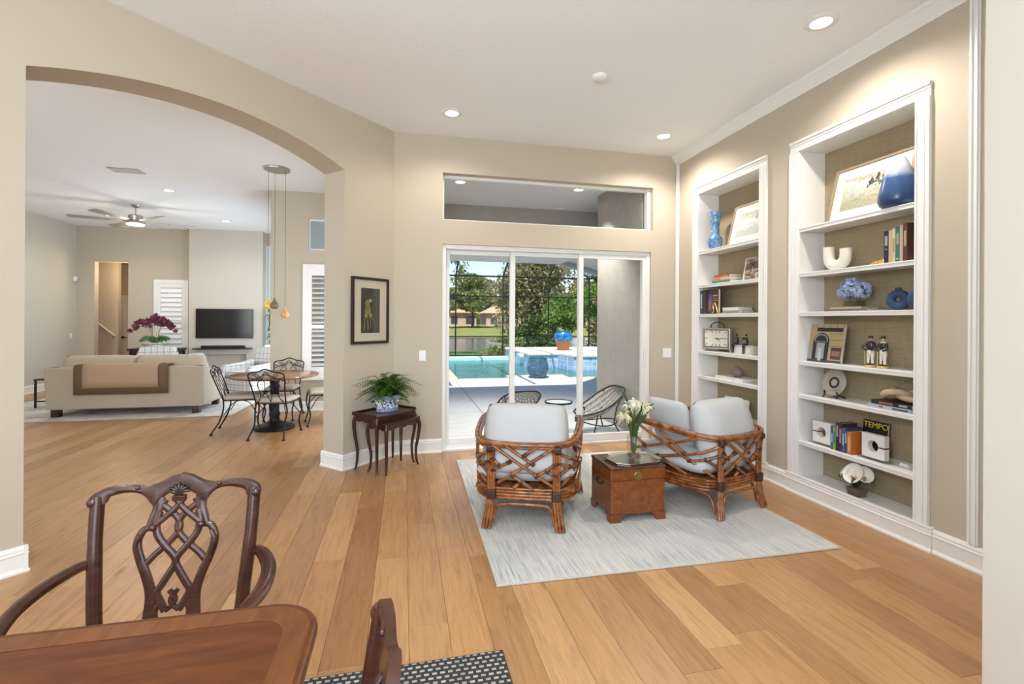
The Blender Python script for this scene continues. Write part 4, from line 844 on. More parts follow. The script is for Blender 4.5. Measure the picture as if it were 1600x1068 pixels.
bp = ramp(nt_, noise(nt_, coords(nt_, 'Object', (60, 60, 30)), 2, 2), [(.4, (.14, .20, .36)), (.6, (.36, .43, .56))])
nt_.links.new(mixc(nt_, band, pat, bp), b_.inputs['Base Color']); b_.inputs['Roughness'].default_value = .18; PORC = m_
fp = empty('potted_fern', (-.165, 5.06, .566), PI/4-.35, 'lush green fern in an oval blue and white porcelain planter', 'potted plant')
pt = MB().lathe([(.108, 0), (.114, .004), (.112, .02), (.125, .06), (.136, .11), (.140, .15), (.150, .158), (.150, .166), (.140, .168), (.132, .16), (.125, .13)], 40, sy=.66).build('planter', PORC, fp, smooth=50)
for sx in (-1, 1): MB().tube(bez([(sx*.136, -.02, .115), (sx*.160, -.012, .11), (sx*.165, 0, .105), (sx*.160, .012, .11), (sx*.136, .02, .115)], 3), .007, 6).build('lug_handle', plain('navy_glaze', (.012, .016, .04), .2), pt, smooth=60)
MB().lathe([(0, .14), (.128, .14)], 30, sy=.66).build('soil', plain('dark_soil', (.03, .022, .016), .95), pt)
FERN = leaf_mat('fern_leaves', [(.018, .055, .008), (.045, .12, .018), (.12, .20, .035)]); rg = random.Random(21)
for k in range(125):
    a = rg.random()*6.283; el = rg.uniform(.15, 1.35); L_ = rg.uniform(.22, .37); wd = math.cos(a+PI/4-.35)*NB.x+math.sin(a+PI/4-.35)*NB.y; L_ = min(L_, .20/max(.55, wd+.02)) if wd > .3 else L_; d = Vector((math.cos(a), math.sin(a)*.8, 0)); b0 = Vector((rg.uniform(-.07, .07), rg.uniform(-.04, .04), .145))
    P = bez([b0, b0+d*L_*.45*math.cos(el)+Vector((0, 0, L_*.62*math.sin(el)+.02)), b0+d*L_*(.55+.45*math.cos(el))+Vector((0, 0, L_*(.75*math.sin(el))-L_*.22*math.cos(el)))], 8); n = len(P); mb = MB().tube(P, .0012, 4)
    for i in range(2, n):
        t_ = (P[min(i+1, n-1)]-P[i-1]).normalized(); sd = t_.cross(Vector((0, 0, 1))); sd = sd.normalized() if sd.length > .1 else Vector((1, 0, 0)); ln = .042*math.sin(PI*(.15+.83*i/n))**.7
        for s in (-1, 1):
            tip = P[i]+sd*s*ln+t_*ln*.35-Vector((0, 0, ln*.25)); w = t_*.0085; mb.add([P[i]-w, P[i]+w*.3, tip, (P[i]+tip)/2-w], [(0, 1, 2, 3)])
    mb.build('frond', FERN, fp)
# ------------------------------------------------------------------ framed picture on the angled wall
ua, ub = ((Vector((-.531, 5.054, 0))-P0).dot(DL)), ((Vector((-.183, 5.402, 0))-P0).dot(DL)); PM = Matrix.Translation(dp((ua+ub)/2, 0, 1.598)) @ Rz(PI/4)   # local x along wall, -y into room
pic = empty('framed_picture', (0, 0, 0), 0, 'dark framed picture of a pale yellow figure above the fern', 'picture'); pic.matrix_world = PM
hw, hh = .247, .347; fw = .028
MB().box(-hw, -hw+fw, -.03, -.002, -hh, hh).box(hw-fw, hw, -.03, -.002, -hh, hh).box(-hw+fw, hw-fw, -.03, -.002, hh-fw, hh).box(-hw+fw, hw-fw, -.03, -.002, -hh, -hh+fw).build('frame', plain('dark_frame', (.018, .011, .008), .35), pic, bev=.004)
MB().box(-hw+fw, hw-fw, -.014, -.002, -hh+fw, hh-fw).build('mat_board', plain('pink_beige_mat', (.60, .50, .41), .85), pic)
m_, nt_, b_ = nodes('dim_painting'); v_ = coords(nt_); sx_ = N(nt_, 'ShaderNodeSeparateXYZ'); nt_.links.new(v_, sx_.inputs[0])
c_ = ramp(nt_, noise(nt_, coords(nt_, 'Object', (1, 1, .4)), 14, 4), [(.35, (.020, .018, .014)), (.6, (.055, .048, .032)), (.75, (.075, .075, .06))]); c_ = mixc(nt_, ramp(nt_, sx_.outputs[0], [(.03, (0, 0, 0)), (.06, (1, 1, 1))]), c_, (.06, .065, .058)); nt_.links.new(c_, b_.inputs['Base Color']); b_.inputs['Roughness'].default_value = .5
art = MB().box(-.125, .125, -.016, -.014, -.235, .235).build('painting', m_, pic)
YL = plain('pale_yellow_paint', (.36, .30, .09), .6, vary=.4); YL2 = plain('cream_paint', (.55, .50, .30), .6); mb = MB()
for (x, z, rx, rz_) in ((-.045, .07, .030, .045), (-.055, 0, .025, .05), (-.015, .0, .015, .055), (-.06, -.05, .024, .03), (0, -.05, .022, .028)): mb.lathe([(0, 0), (1, 0)], 16, M=Tr(x, -.0165, z) @ Rx(PI/2) @ Matrix.Diagonal((rx, rz_, 1, 1)))
for a, b in (((-.08, -.09), (-.09, -.21)), ((-.04, -.09), (-.035, -.2)), ((0, -.08), (.0, -.19)), ((.03, -.08), (.06, -.16)), ((-.10, -.085), (.03, -.085))): mb.tube([(a[0], -.0165, a[1]), (b[0], -.0165, b[1])], .006, 6, flat=.15)
mb.build('painted_figure', YL, art); MB().lathe([(0, 0), (1, 0)], 16, M=Tr(-.005, -.017, .105) @ Rx(PI/2) @ Matrix.Diagonal((.020, .020, 1, 1))).build('painted_highlight', YL2, art)
MB().box(-hw+fw, hw-fw, -.021, -.019, -hh+fw, hh-fw).build('glazing', GLASS, pic)
# ------------------------------------------------------------------ dining table and chairs
def table_mat():
    m, nt, b = nodes('polished_dining_mahogany'); v = coords(nt, 'Object', (1.2, 7, 1)); f = noise(nt, v, 2.2, 6, .6, 1.8)
    c = ramp(nt, f, [(.25, (.045, .012, .004)), (.6, (.105, .030, .008)), (.85, (.16, .052, .014))]); nt.links.new(c, b.inputs['Base Color']); b.inputs['Roughness'].default_value = .3; b.inputs['Specular IOR Level'].default_value = .3; return m
TM = table_mat()
dt = empty('dining_table', (-.71, .17, .012), 0, 'polished mahogany dining table with rounded corners and banded edge', 'dining table')
def rrect(hx, hy, r, n=8):
    out = []
    for cx, cy, a0 in ((hx-r, hy-r, 0), (-hx+r, hy-r, PI/2), (-hx+r, -hy+r, PI), (hx-r, -hy+r, 1.5*PI)):
        for k in range(n+1): a = a0+PI/2*k/n; out.append((cx+r*math.cos(a), cy+r*math.sin(a)))
    return out
hx, hy = .51, 1.18
MB().prism(rrect(hx, hy, .13), .722, .748).build('tabletop', TM, dt, bev=.009, seg=3)
n_ = len(rrect(hx-.02, hy-.02, .11)); oo = rrect(hx-.018, hy-.018, .115); ii = rrect(hx-.075, hy-.075, .07)
MB().add([(x, y, .7487) for x, y in oo]+[(x, y, .7487) for x, y in ii], [(i, (i+1) % n_, n_+(i+1) % n_, n_+i) for i in range(n_)]).build('edge_banding', wood('banding_veneer', (.065, .019, .005), (.18, .06, .015), (9, 2, 2), .3, 2), dt)
MB().box(-hx+.08, hx-.08, -hy+.12, hy-.12, .65, .722).build('apron', MAHOG, dt)
for sx in (-1, 1):
    for sy in (-1, 1): MB().lathe([(.03, 0), (.03, .03), (.02, .05), (.024, .2), (.035, .45), (.025, .5), (.045, .56), (.045, .66)], 16, (sx*(hx-.12), sy*(hy-.16), 0)).build('leg', MAHOG, dt, smooth=40)
ZP = lambda zx, zy: ((zx-790)*.000682, 1.011-(zy-85)*.000682)       # carving drawing to back plane
def chippendale(loc, rz, label, arms):
    r = empty('dining_chair', loc, rz, label, 'dining chair', 'carved mahogany dining chairs'); z0 = .45
    def bp(x, z, dy=0): return Vector((x, .09*max(0, z-z0)/.55+dy+.035*(x/.26)**2*-1*.6, z))
    def strap(pts, w, t=.013, nm='splat_ribbon', dy=0, par=None, taper=None):
        P = bez([bp(*ZP(*p), dy) for p in pts], 6); n = len(P); vs = []; fs = []
        for i in range(n):
            d = (P[min(i+1, n-1)]-P[max(i-1, 0)]).normalized(); nn = Vector((0, 1, -.3)).normalized(); s = d.cross(nn).normalized(); ww = w if not taper else w*(taper[0]+(taper[1]-taper[0])*i/(n-1))
            for a, b in ((-1, -.5), (-.55, -1), (.55, -1), (1, -.5), (1, 1), (-1, 1)): vs.append(P[i]+s*ww*.5*a+nn*t*.5*b)
        for i in range(n-1):
            for k in range(6): fs.append((i*6+k, i*6+(k+1) % 6, (i+1)*6+(k+1) % 6, (i+1)*6+k))
        fs += [list(range(6))[::-1], [(n-1)*6+k for k in range(6)]]
        return MB().add(vs, fs).build(nm, MAHOG, par or r, smooth=40)
    mir = lambda pts: [(1580-x, y) for x, y in pts]
    # crest rail as an outlined plate
    top = [(398, 195), (405, 168), (430, 145), (480, 130), (560, 130), (630, 140), (690, 128), (740, 100), (790, 86)]; bot = [(790, 150), (720, 185), (690, 215), (670, 230), (640, 190), (600, 165), (550, 160), (500, 168), (475, 180), (465, 205), (440, 214), (410, 210)]
    tp_ = [p.to_2d() for p in bez([(x, y, 0) for x, y in top], 4)]; bt_ = [p.to_2d() for p in bez([(x, y, 0) for x, y in bot], 4)]
    for sgn in (1, -1):
        n = 26
        def samp(L, t):
            k = t*(len(L)-1); i = min(int(k), len(L)-2); return L[i].lerp(L[i+1], k-i)
        vs = []; fs = []
        for i in range(n+1):
            t = i/n; a = samp(tp_, t); b = samp(bt_[::-1], t)
            for j, (q, dy) in enumerate(((a, -.011), (a.lerp(b, .5), -.016), (b, -.011), (b, .011), (a, .011))):
                zx = q.x if sgn > 0 else 1580-q.x; p = bp(*ZP(zx, q.y), dy); vs.append(p)
        for i in range(n):
            for k in range(5): f = (i*5+k, i*5+(k+1) % 5, (i+1)*5+(k+1) % 5, (i+1)*5+k); fs.append(f if sgn > 0 else f[::-1])
        fs += [[0, 1, 2, 3, 4], [n*5+k for k in range(5)]]
        cr_ = MB().add(vs, fs).build('crest_rail', MAHOG, r, smooth=40)
        ex = ZP(418 if sgn > 0 else 1162, 193); MB().ball(bp(ex[0], ex[1], -.012), (.017, .012, .017), 12, 8).build('ear_scroll', MAHOG, cr_, smooth=60)
        gx = ZP(602 if sgn > 0 else 978, 142); MB().ball(bp(gx[0], gx[1], -.014), (.008, .006, .008), 8, 6).build('carved_bead', MAHOG, cr_, smooth=60)
    CARV = plain('dark_carving', (.022, .009, .006), .4)
    for a in (-1.15, -.75, -.38, 0, .38, .75, 1.15): c = ZP(790, 190); MB().tube(bez([bp(c[0], c[1], -.014), bp(c[0]+.02*math.sin(a), c[1]+.022*math.cos(a)+.006, -.020), bp(c[0]+.046*math.sin(a), c[1]+.044*math.cos(a)*(1-.25*abs(a)), -.015)], 4), [.004, .0055, .006, .0065, .0065, .006, .005, .004, .002], 6).build('carved_leaf', CARV, r, smooth=60)
    MB().box(-.022, .022, -.012, .006, -.010, .010, M=Matrix.Translation(bp(*ZP(790, 205), -.006))).build('carved_tie', MAHOG, r, bev=.004)
    for f in (lambda p: p, mir):
        strap(f([(690, 200), (690, 255), (672, 300), (655, 345)]), .034, taper=(1.1, .5)); strap(f([(690, 190), (740, 160), (800, 170)]), .026)
        strap(f([(812, 205), (770, 260), (720, 305), (672, 345)]), .019, dy=-.004); strap(f([(720, 215), (712, 240), (750, 275), (786, 315), (792, 370), (750, 425), (690, 480), (655, 520)]), .020, dy=.003)
        strap(f([(700, 270), (690, 330), (702, 385), (740, 440), (778, 485), (790, 520), (765, 570), (735, 620), (716, 655), (735, 700), (760, 745)]), .022, dy=-.002)
        strap(f([(672, 345), (640, 350), (616, 392), (616, 440), (634, 500), (662, 570), (684, 640), (690, 700), (684, 790), (676, 860)]), .026, taper=(.75, 1.35))
        MB().ball(bp(*ZP(f([(680, 342)])[0][0], 342), -.010), (.013, .010, .012), 10, 8).build('splat_scroll', MAHOG, r, smooth=60)
        strap(f([(628, 372), (610, 420), (630, 490)]), .014, nm='carved_edge', dy=-.009); strap(f([(760, 745), (790, 720), (800, 690), (770, 650)]), .014)
        strap(f([(735, 700), (712, 745), (720, 800), (740, 870)]), .018)
    s_ = MB().prism([(-.10, z0-.04), (.10, z0-.04), (.085, z0+.09), (-.085, z0+.09)], -.012, .012, M=Tr(0, .01, 0) @ Rx(PI/2)).build('splat_shoe', MAHOG, r, bev=.004)
    for s in (-1, 1):
        P = bez([bp(s*.245, .955, 0), bp(s*.240, .80), bp(s*.225, .60), Vector((s*.215, 0, z0)), Vector((s*.215, .02, .2)), Vector((s*.215, .11, 0))], 5)
        MB().tube(P, [.021]*6+[.022]*8+[.023]*(len(P)-14), 14).build('back_post', MAHOG, r, smooth=40)
    MB().prism([(-.235, .02), (.235, .02), (.285, -.46), (-.285, -.46)], z0-.075, z0-.01).build('seat_rail', MAHOG, r, bev=.006)
    MB().pillow(.50, .44, .07, M=Tr(0, -.225, z0+.012), e=.3).build('seat_pad', fabric('ivory_seat_fabric', (.55, .48, .36)), r, smooth=180, weld=.0005)
    for s in (-1, 1): MB().box(-.024, .024, -.024, .024, 0, z0-.07, M=Tr(s*.255, -.43, 0)).build('front_leg', MAHOG, r, bev=.004)
    if arms:
        for s in (-1, 1):
            P = bez([bp(s*.228, .735, .0), Vector((s*.275, .03, .733)), Vector((s*.325, -.06, .715)), Vector((s*.335, -.17, .70)), Vector((s*.310, -.27, .688)), Vector((s*.290, -.315, .676)), Vector((s*.292, -.335, .655))], 5); n = len(P)
            a_ = MB().tube(P, [.017+.008*math.sin(PI*min(1, i/(n-6))) for i in range(n)], 8, flat=.72).build('arm', MAHOG, r, smooth=50)
            MB().tube(bez([Vector((s*.292, -.30, .675)), Vector((s*.300, -.25, .60)), Vector((s*.285, -.20, .52)), Vector((s*.272, -.21, .40))], 5), .017, 8).build('arm_support', MAHOG, a_, smooth=50)
    return r
c1 = chippendale((-.737, 1.75, .012), 0, 'carved mahogany armchair with pierced ribbon back at the table end', True)
c2 = chippendale((-.098, .765, .012), -PI/2, 'carved mahogany side chair pushed against the long side of the table', False)
for c_ in (c1, c2): c_.scale = (.952,)*3
# ------------------------------------------------------------------ great room: rug, sofa, throw
m_, nt_, b_ = nodes('faded_cream_rug'); f_ = noise(nt_, worldpos(nt_), 3.5, 6, .7, .6); nt_.links.new(ramp(nt_, f_, [(.35, (.36, .34, .32)), (.5, (.56, .53, .49)), (.65, (.66, .63, .58))]), b_.inputs['Base Color']); b_.inputs['Roughness'].default_value = 1
rug('sitting_area_rug', -6.5, -2.6, 8.15, 11.4, m_, plain('grey_rug_binding', (.34, .32, .30), .9), 'faded cream and grey rug under the linen sofa', .012)
LINEN = fabric('oatmeal_linen', (.50, .42, .325), (.44, .365, .28)); LINENC = fabric('cushion_linen', (.52, .435, .34), (.45, .37, .28))
so = empty('sofa', (-4.16, 8.45, .012), 0, 'oatmeal linen sofa seen from behind with a brown bordered throw', 'sofa'); w = 1.03
MB().prism([(-w-.02, .11), (w+.0, .11), (w+.03, .745), (-w-.05, .745)], 0, .16, M=Tr(0, .16, 0) @ Rx(PI/2)).build('back', LINEN, so, bev=.02, seg=3)
for s in (-1, 1):
    MB().prism([(.02, .11), (.02, .745), (.16, .745), (.55, .62), (.90, .54), (.93, .50), (.90, .11)], -.075, .075, M=Tr(s*(w-.055), 0, 0) @ Rz(PI/2) @ Rx(PI/2)).build('arm', LINEN, so, bev=.025, seg=3)
MB().box(-w+.1, w-.1, .12, .90, .11, .30).build('seat_base', LINEN, so, bev=.02)
for s in (-1, 1):
    MB().pillow(.92, .74, .17, M=Tr(s*.46, .55, .38), e=.3, seed=s).build('seat_cushion', LINENC, so, smooth=180, weld=.0005)
    MB().pillow(.98, .56, .26, M=Tr(s*.49, .27, .635) @ Rx(math.radians(80)), e=.32, seed=s+5).build('back_cushion', LINENC, so, smooth=180, weld=.0005)
    for y in (.06, .84): MB().box(-.05, .05, -.05, .05, 0, .115, M=Tr(s*(w-.09), y, 0)).build('foot', MAHOG, so, bev=.005)
sp = MB().pillow(.44, .44, .15, M=Tr(-3.33, 8.86, .72) @ Rz(math.radians(80)) @ Rx(math.radians(74)), e=.5).build('throw_pillow', fabric('blue_grey_fabric', (.48, .50, .54)), smooth=180, weld=.0005); tag(sp, 'blue grey pillow leaning at the arm end of the linen sofa', 'pillow')
th = empty('throw_blanket', (-4.21, 8.43, .345), 0, 'tan throw with wide brown border draped over the sofa back', 'blanket')
def drape(x0, x1, z0, t, name, mat, back):
    prof = [(-.0-t, z0), (-.004-t, .20), (-.004-t, .40), (.01-t*.5, .432+t), (.05, .436+t), (.15, .436+t)] + ([(.21, .42+t), (.215, .25)] if back else [(.19, .432+t)])
    mb = MB(); n = 10; vs = []; fs = []; m = len(prof)
    for i in range(n+1):
        x = x0+(x1-x0)*i/n
        for y, z in prof: vs.append((x, y-.006*abs(math.sin(i*1.7)), z))
    for i in range(n):
        for k in range(m-1): a = i*m+k; fs.append((a, a+m, a+m+1, a+1))
    o = mb.add(vs, fs).build(name, mat, th, smooth=60); md = o.modifiers.new('t', 'SOLIDIFY'); md.thickness = .006; md.offset = 1
drape(-.626, .626, 0, .010, 'border', fabric('brown_wool', (.185, .12, .075), (.16, .10, .06)), False)
drape(-.505, .495, .10, .019, 'centre_panel', fabric('tan_wool', (.47, .335, .22), (.43, .30, .195)), False)
et = empty('metal_side_table', (-5.72, 9.62, .012), 0, 'narrow dark metal frame side table beside the sofa arm', 'side table')
for sy in (-.22, .22): MB().tube([(-.21, sy, 0), (-.21, sy, .46)], .018, 4).build('leg', DARKMETAL, et); MB().tube([(.21, sy, 0), (.21, sy, .46)], .018, 4).build('leg', DARKMETAL, et); MB().tube([(-.21, sy, .11), (.21, sy, .11)], .014, 4).build('stretcher', DARKMETAL, et)
MB().box(-.23, .23, -.24, .24, .455, .48).build('tabletop', MAHOG, et, bev=.004)
# plaid chairs
m_, nt_, b_ = nodes('white_plaid_fabric'); sp_ = N(nt_, 'ShaderNodeSeparateXYZ'); nt_.links.new(coords(nt_, 'Object', (9, 9, 9)), sp_.inputs[0]); acc = None
for i_ in (0, 1, 2):
    fr = N(nt_, 'ShaderNodeMath', operation='FRACT'); nt_.links.new(sp_.outputs[i_], fr.inputs[0]); g_ = ramp(nt_, fr.outputs[0], [(.0, (.55, .50, .50)), (.10, (.55, .50, .50)), (.13, (1, 1, 1)), (.55, (1, 1, 1)), (.57, (.72, .74, .80)), (.61, (1, 1, 1))]); acc = g_ if acc is None else mixc(nt_, 1, acc, g_, 'MULTIPLY')
nt_.links.new(mixc(nt_, 1, acc, (.64, .635, .63), 'MULTIPLY'), b_.inputs['Base Color']); b_.inputs['Roughness'].default_value = .95; PLAID = m_
def club_chair(loc, rz, label, z=1.0):
    r = empty('plaid_armchair', loc, rz, label, 'armchair', 'white plaid armchairs')
    MB().lathe([(.30, 0), (.30, .05), (.05, .06), (.05, .10)], 28).build('swivel_base', MAHOG, r, smooth=40)
    MB().prism(rrect(.36, .37, .12), .09, .34).build('seat_base', PLAID, r, bev=.03, seg=3); MB().pillow(.56, .60, .18, M=Tr(0, -.06, .40), e=.3).build('seat_cushion', PLAID, r, smooth=180, weld=.0005)
    for s in (-1, 1): MB().prism([(-.36, .10), (.30, .10), (.34, .66), (.10, .62), (-.34, .58), (-.38, .52)], -.07, .07, M=Tr(s*.36, 0, 0) @ Rz(PI/2) @ Rx(PI/2)).build('arm', PLAID, r, bev=.035, seg=4)
    MB().prism([(-.34, .10), (.34, .10), (.37, .72*z), (.31, .90*z), (0, .93*z), (-.31, .90*z), (-.37, .72*z)], -.08, .08, M=Tr(0, .33, 0) @ Rx(PI/2+math.radians(-9))).build('back', PLAID, r, bev=.04, seg=4)
    return r
club_chair((-2.97, 10.40, .012), math.radians(-35), 'white plaid swivel armchair near the breakfast table'); club_chair((-5.02, 11.05, .012), math.radians(8), 'white plaid armchair in front of the orchid console')
cn = empty('console_table', (-5.36, 12.10, 0), 0, 'dark wood console table carrying the orchid bowl', 'table')
MB().box(-.50, .50, -.20, .20, .80, .845).build('tabletop', plain('espresso_wood', (.02, .013, .01), .35), cn, bev=.006)
for sx in (-1, 1):
    for sy in (-1, 1): MB().box(-.025, .025, -.025, .025, 0, .80, M=Tr(sx*.45, sy*.16, 0)).build('leg', plain('espresso_wood', (.02, .013, .01), .35), cn)
MB().box(-.45, .45, -.16, .16, .70, .80).build('apron', plain('espresso_wood', (.02, .013, .01), .35), cn)
oc_ = empty('orchid_bowl', (-5.40, 12.08, .846), 0, 'purple orchids in a wide white bowl on the console', 'potted plant')
MB().lathe([(.10, 0), (.12, .01), (.21, .07), (.27, .12), (.265, .125), (.20, .09), (0, .08)], 30).build('bowl', plain('white_glaze', (.82, .81, .78), .25), oc_, smooth=50)
rg = random.Random(8); GL = plain('orchid_leaf_green', (.03, .10, .02), .4); PUR = plain('purple_petal', (.105, .012, .035), .5, vary=.4)
for k in range(18):
    a = rg.random()*6.28; mb = MB(); q = rg.uniform(.16, .33); blade(mb, [(0, 0, .1), (q*.5*math.cos(a), q*.5*math.sin(a), .20+rg.random()*.06), (q*math.cos(a), q*math.sin(a), .13+rg.random()*.08)], .035); mb.build('leaf', GL, oc_, smooth=60)
for k, (tx, tz) in enumerate(((-.40, .44), (-.22, .56), (.0, .62), (.18, .60), (.34, .50), (.42, .40))):
    P = bez([(tx*.12, 0, .1), (tx*.25, -.02, .42), (tx*.6, -.04, max(.58, tz+.06)), (tx, -.05, tz)], 6); s_ = MB().tube(P, .006, 5).build('flower_stem', plain('tan_stem', (.30, .22, .10), .6), oc_, smooth=60); mb = MB()
    for i in range(len(P)//2, len(P)):
        for j in range(2):
            c = P[i]+Vector((rg.gauss(0, .025), rg.gauss(0, .03), rg.gauss(0, .03))); n = Vector((rg.gauss(0, .5), -1, rg.gauss(0, .4))).normalized(); a = n.orthogonal().normalized(); b = n.cross(a)
            for p in range(5): d = a*math.cos(p*1.257)+b*math.sin(p*1.257); e = n.cross(d); mb.add([c, c+d*.03+e*.022, c+d*.055-n*.01, c+d*.03-e*.022], [(0, 1, 2, 3)])
    mb.build('blossoms', PUR, s_)
# tv, shelf, soundbar, lamp, bamboo
tv = empty('television', (-4.118, 12.45, 1.395), 0, 'wall mounted flat black television on the chimney breast', 'television')
MB().box(-.608, .608, -.045, -.015, -.345, .345).build('case', BLACK, tv, bev=.004); MB().box(-.60, .60, -.047, -.045, -.332, .337).build('screen', plain('tv_screen', (.004, .004, .005), .12), tv); MB().box(-.2, .2, -.015, 0, -.15, .15).build('wall_mount', BLACK, tv)
sh = tag(MB().box(-4.73, -3.52, 12.22, 12.45, .800, .825).build('mantel_shelf', BLACK, bev=.006), 'thin black mantel shelf below the television', 'shelf')
sb = empty('soundbar', (-4.12, 12.34, .826), 0, 'long black soundbar on the mantel shelf', 'soundbar'); MB().box(-.46, .46, -.05, .05, 0, .06).build('body', BLACK, sb, bev=.012); MB().box(-.44, .44, -.054, -.05, .01, .05).build('grille', plain('speaker_cloth', (.015, .015, .016), .9), sb)
fl = empty('floor_lamp', (-2.84, 11.1, 0), 0, 'slim floor lamp with small white shade behind the plaid chair', 'lamp')
MB().lathe([(.12, 0), (.12, .015), (.02, .025), (0, .025)], 24).build('base', NICKEL, fl, smooth=40); MB().tube([(0, 0, .02), (0, 0, .80)], .010, 8).build('pole', NICKEL, fl, smooth=60)
MB().lathe([(.105, .75), (.075, .95)], 24).build('lamp_shade', plain('white_lamp_shade', (.78, .76, .72), .8), fl, smooth=60)
bb = empty('potted_bamboo', (-2.98, 12.25, 0), 0, 'tall potted bamboo in the corner beside the chimney breast', 'potted plant')
MB().lathe([(.14, 0), (.17, .02), (.19, .32), (.17, .33), (.16, .28), (0, .28)], 24).build('pot', plain('white_glaze', (.82, .81, .78), .25), bb, smooth=50); rg = random.Random(4); mbf = MB()
for k in range(6):
    a = k*1.05; P = bez([(.05*math.cos(a), .05*math.sin(a), .28), (.08*math.cos(a), .08*math.sin(a), 1.0), (.13*math.cos(a), .13*math.sin(a), 1.72)], 6); MB().tube(P, .009, 6).build('cane', plain('bamboo_cane', (.20, .26, .08), .5), bb, smooth=60)
    for i in range(5, len(P)):
        for j in range(4): d = Vector((rg.gauss(0, 1), rg.gauss(0, 1), rg.gauss(-.2, .5))).normalized()*rg.uniform(.08, .15); blade(mbf, [P[i], P[i]+d*.6+Vector((0, 0, .02)), P[i]+d-Vector((0, 0, .03))], .011)
mbf.build('foliage', leaf_mat('bamboo_leaves', [(.04, .10, .02), (.10, .20, .04), (.2, .3, .08)]), bb)
# ceiling fan
fa_ = empty('ceiling_fan', (-4.853, 10.12, HC), 0, 'brushed nickel ceiling fan with light and slim blades', 'ceiling fan')
MB().lathe([(.02, -.055), (.05, -.045), (.075, -.015), (.078, 0)], 24).build('canopy', NICKEL, fa_, smooth=50); MB().tube([(0, 0, -.04), (0, 0, -.20)], .012, 8).build('downrod', NICKEL, fa_, smooth=60)
MB().lathe([(.03, -.18), (.10, -.195), (.115, -.21), (.10, -.29), (.12, -.30), (.15, -.32), (.155, -.355), (.14, -.36)], 28).build('motor_housing', NICKEL, fa_, smooth=40)
MB().lathe([(.14, -.358), (.13, -.372), (0, -.380)], 28).build('light_lens', LAMPGLOW, fa_, smooth=60)
for k in range(6):
    a = k*PI/3+.32; bl = MB().prism([(.14, -.035), (.30, -.055), (.92, -.075), (.95, -.06), (.95, .055), (.92, .07), (.30, .05), (.14, .035)], -.004, .004, M=Rz(a) @ Tr(0, 0, -.305) @ Rx(math.radians(11))).build('blade', plain('silver_blade', (.40, .38, .36), .4, .6), fa_, bev=.002)
l_ = light('ceiling_fan_lamp', 'POINT', (-4.853, 10.12, HC-.45), (0, 0, -1), 26, (1, .9, .76)); l_.data.shadow_soft_size = .12
# pendants over the breakfast table
pc = empty('pendant_cluster', (-1.74, 7.19, HC), 0, 'three small glass pendants hanging from a round nickel canopy', 'pendant light')
MB().lathe([(.14, -.035), (.165, -.03), (.17, -.005), (.17, 0)], 32).build('canopy', NICKEL, pc, smooth=40)
for k, (x, y, z, col) in enumerate(((-.115, .03, 1.70-HC, (.62, .42, .02)), (-.025, .01, 1.70-HC, (.10, .06, .05)), (.12, -.03, 1.575-HC, (.62, .25, .09)))):
    c = MB().tube([(x, y, -.03), (x, y, z+.10)], .0022, 5).build('cord', DARKMETAL, pc)
    m_, nt_, b_ = nodes('pendant_glass_%s' % ('amber', 'smoke', 'copper')[k]); b_.inputs['Base Color'].default_value = (*col, 1); b_.inputs['Roughness'].default_value = .1; b_.inputs['Metallic'].default_value = .35; b_.inputs['Emission Color'].default_value = (1, .75, .35, 1); b_.inputs['Emission Strength'].default_value = (.25, .12, .18)[k]
    s_ = MB().lathe([(.012, .10), (.014, .075), (.03, .045), (.055, .01), (.058, -.02), (.045, -.045), (.03, -.055)], 24, (x, y, z)).build('glass_shade', m_, pc, smooth=60)
    MB().ball((x, y, z-.03), .022, 10, 8).build('bulb', plain('warm_bulb_glow', (1, .9, .7), .4, emit=((1, .86, .6), 6)), s_, smooth=60)
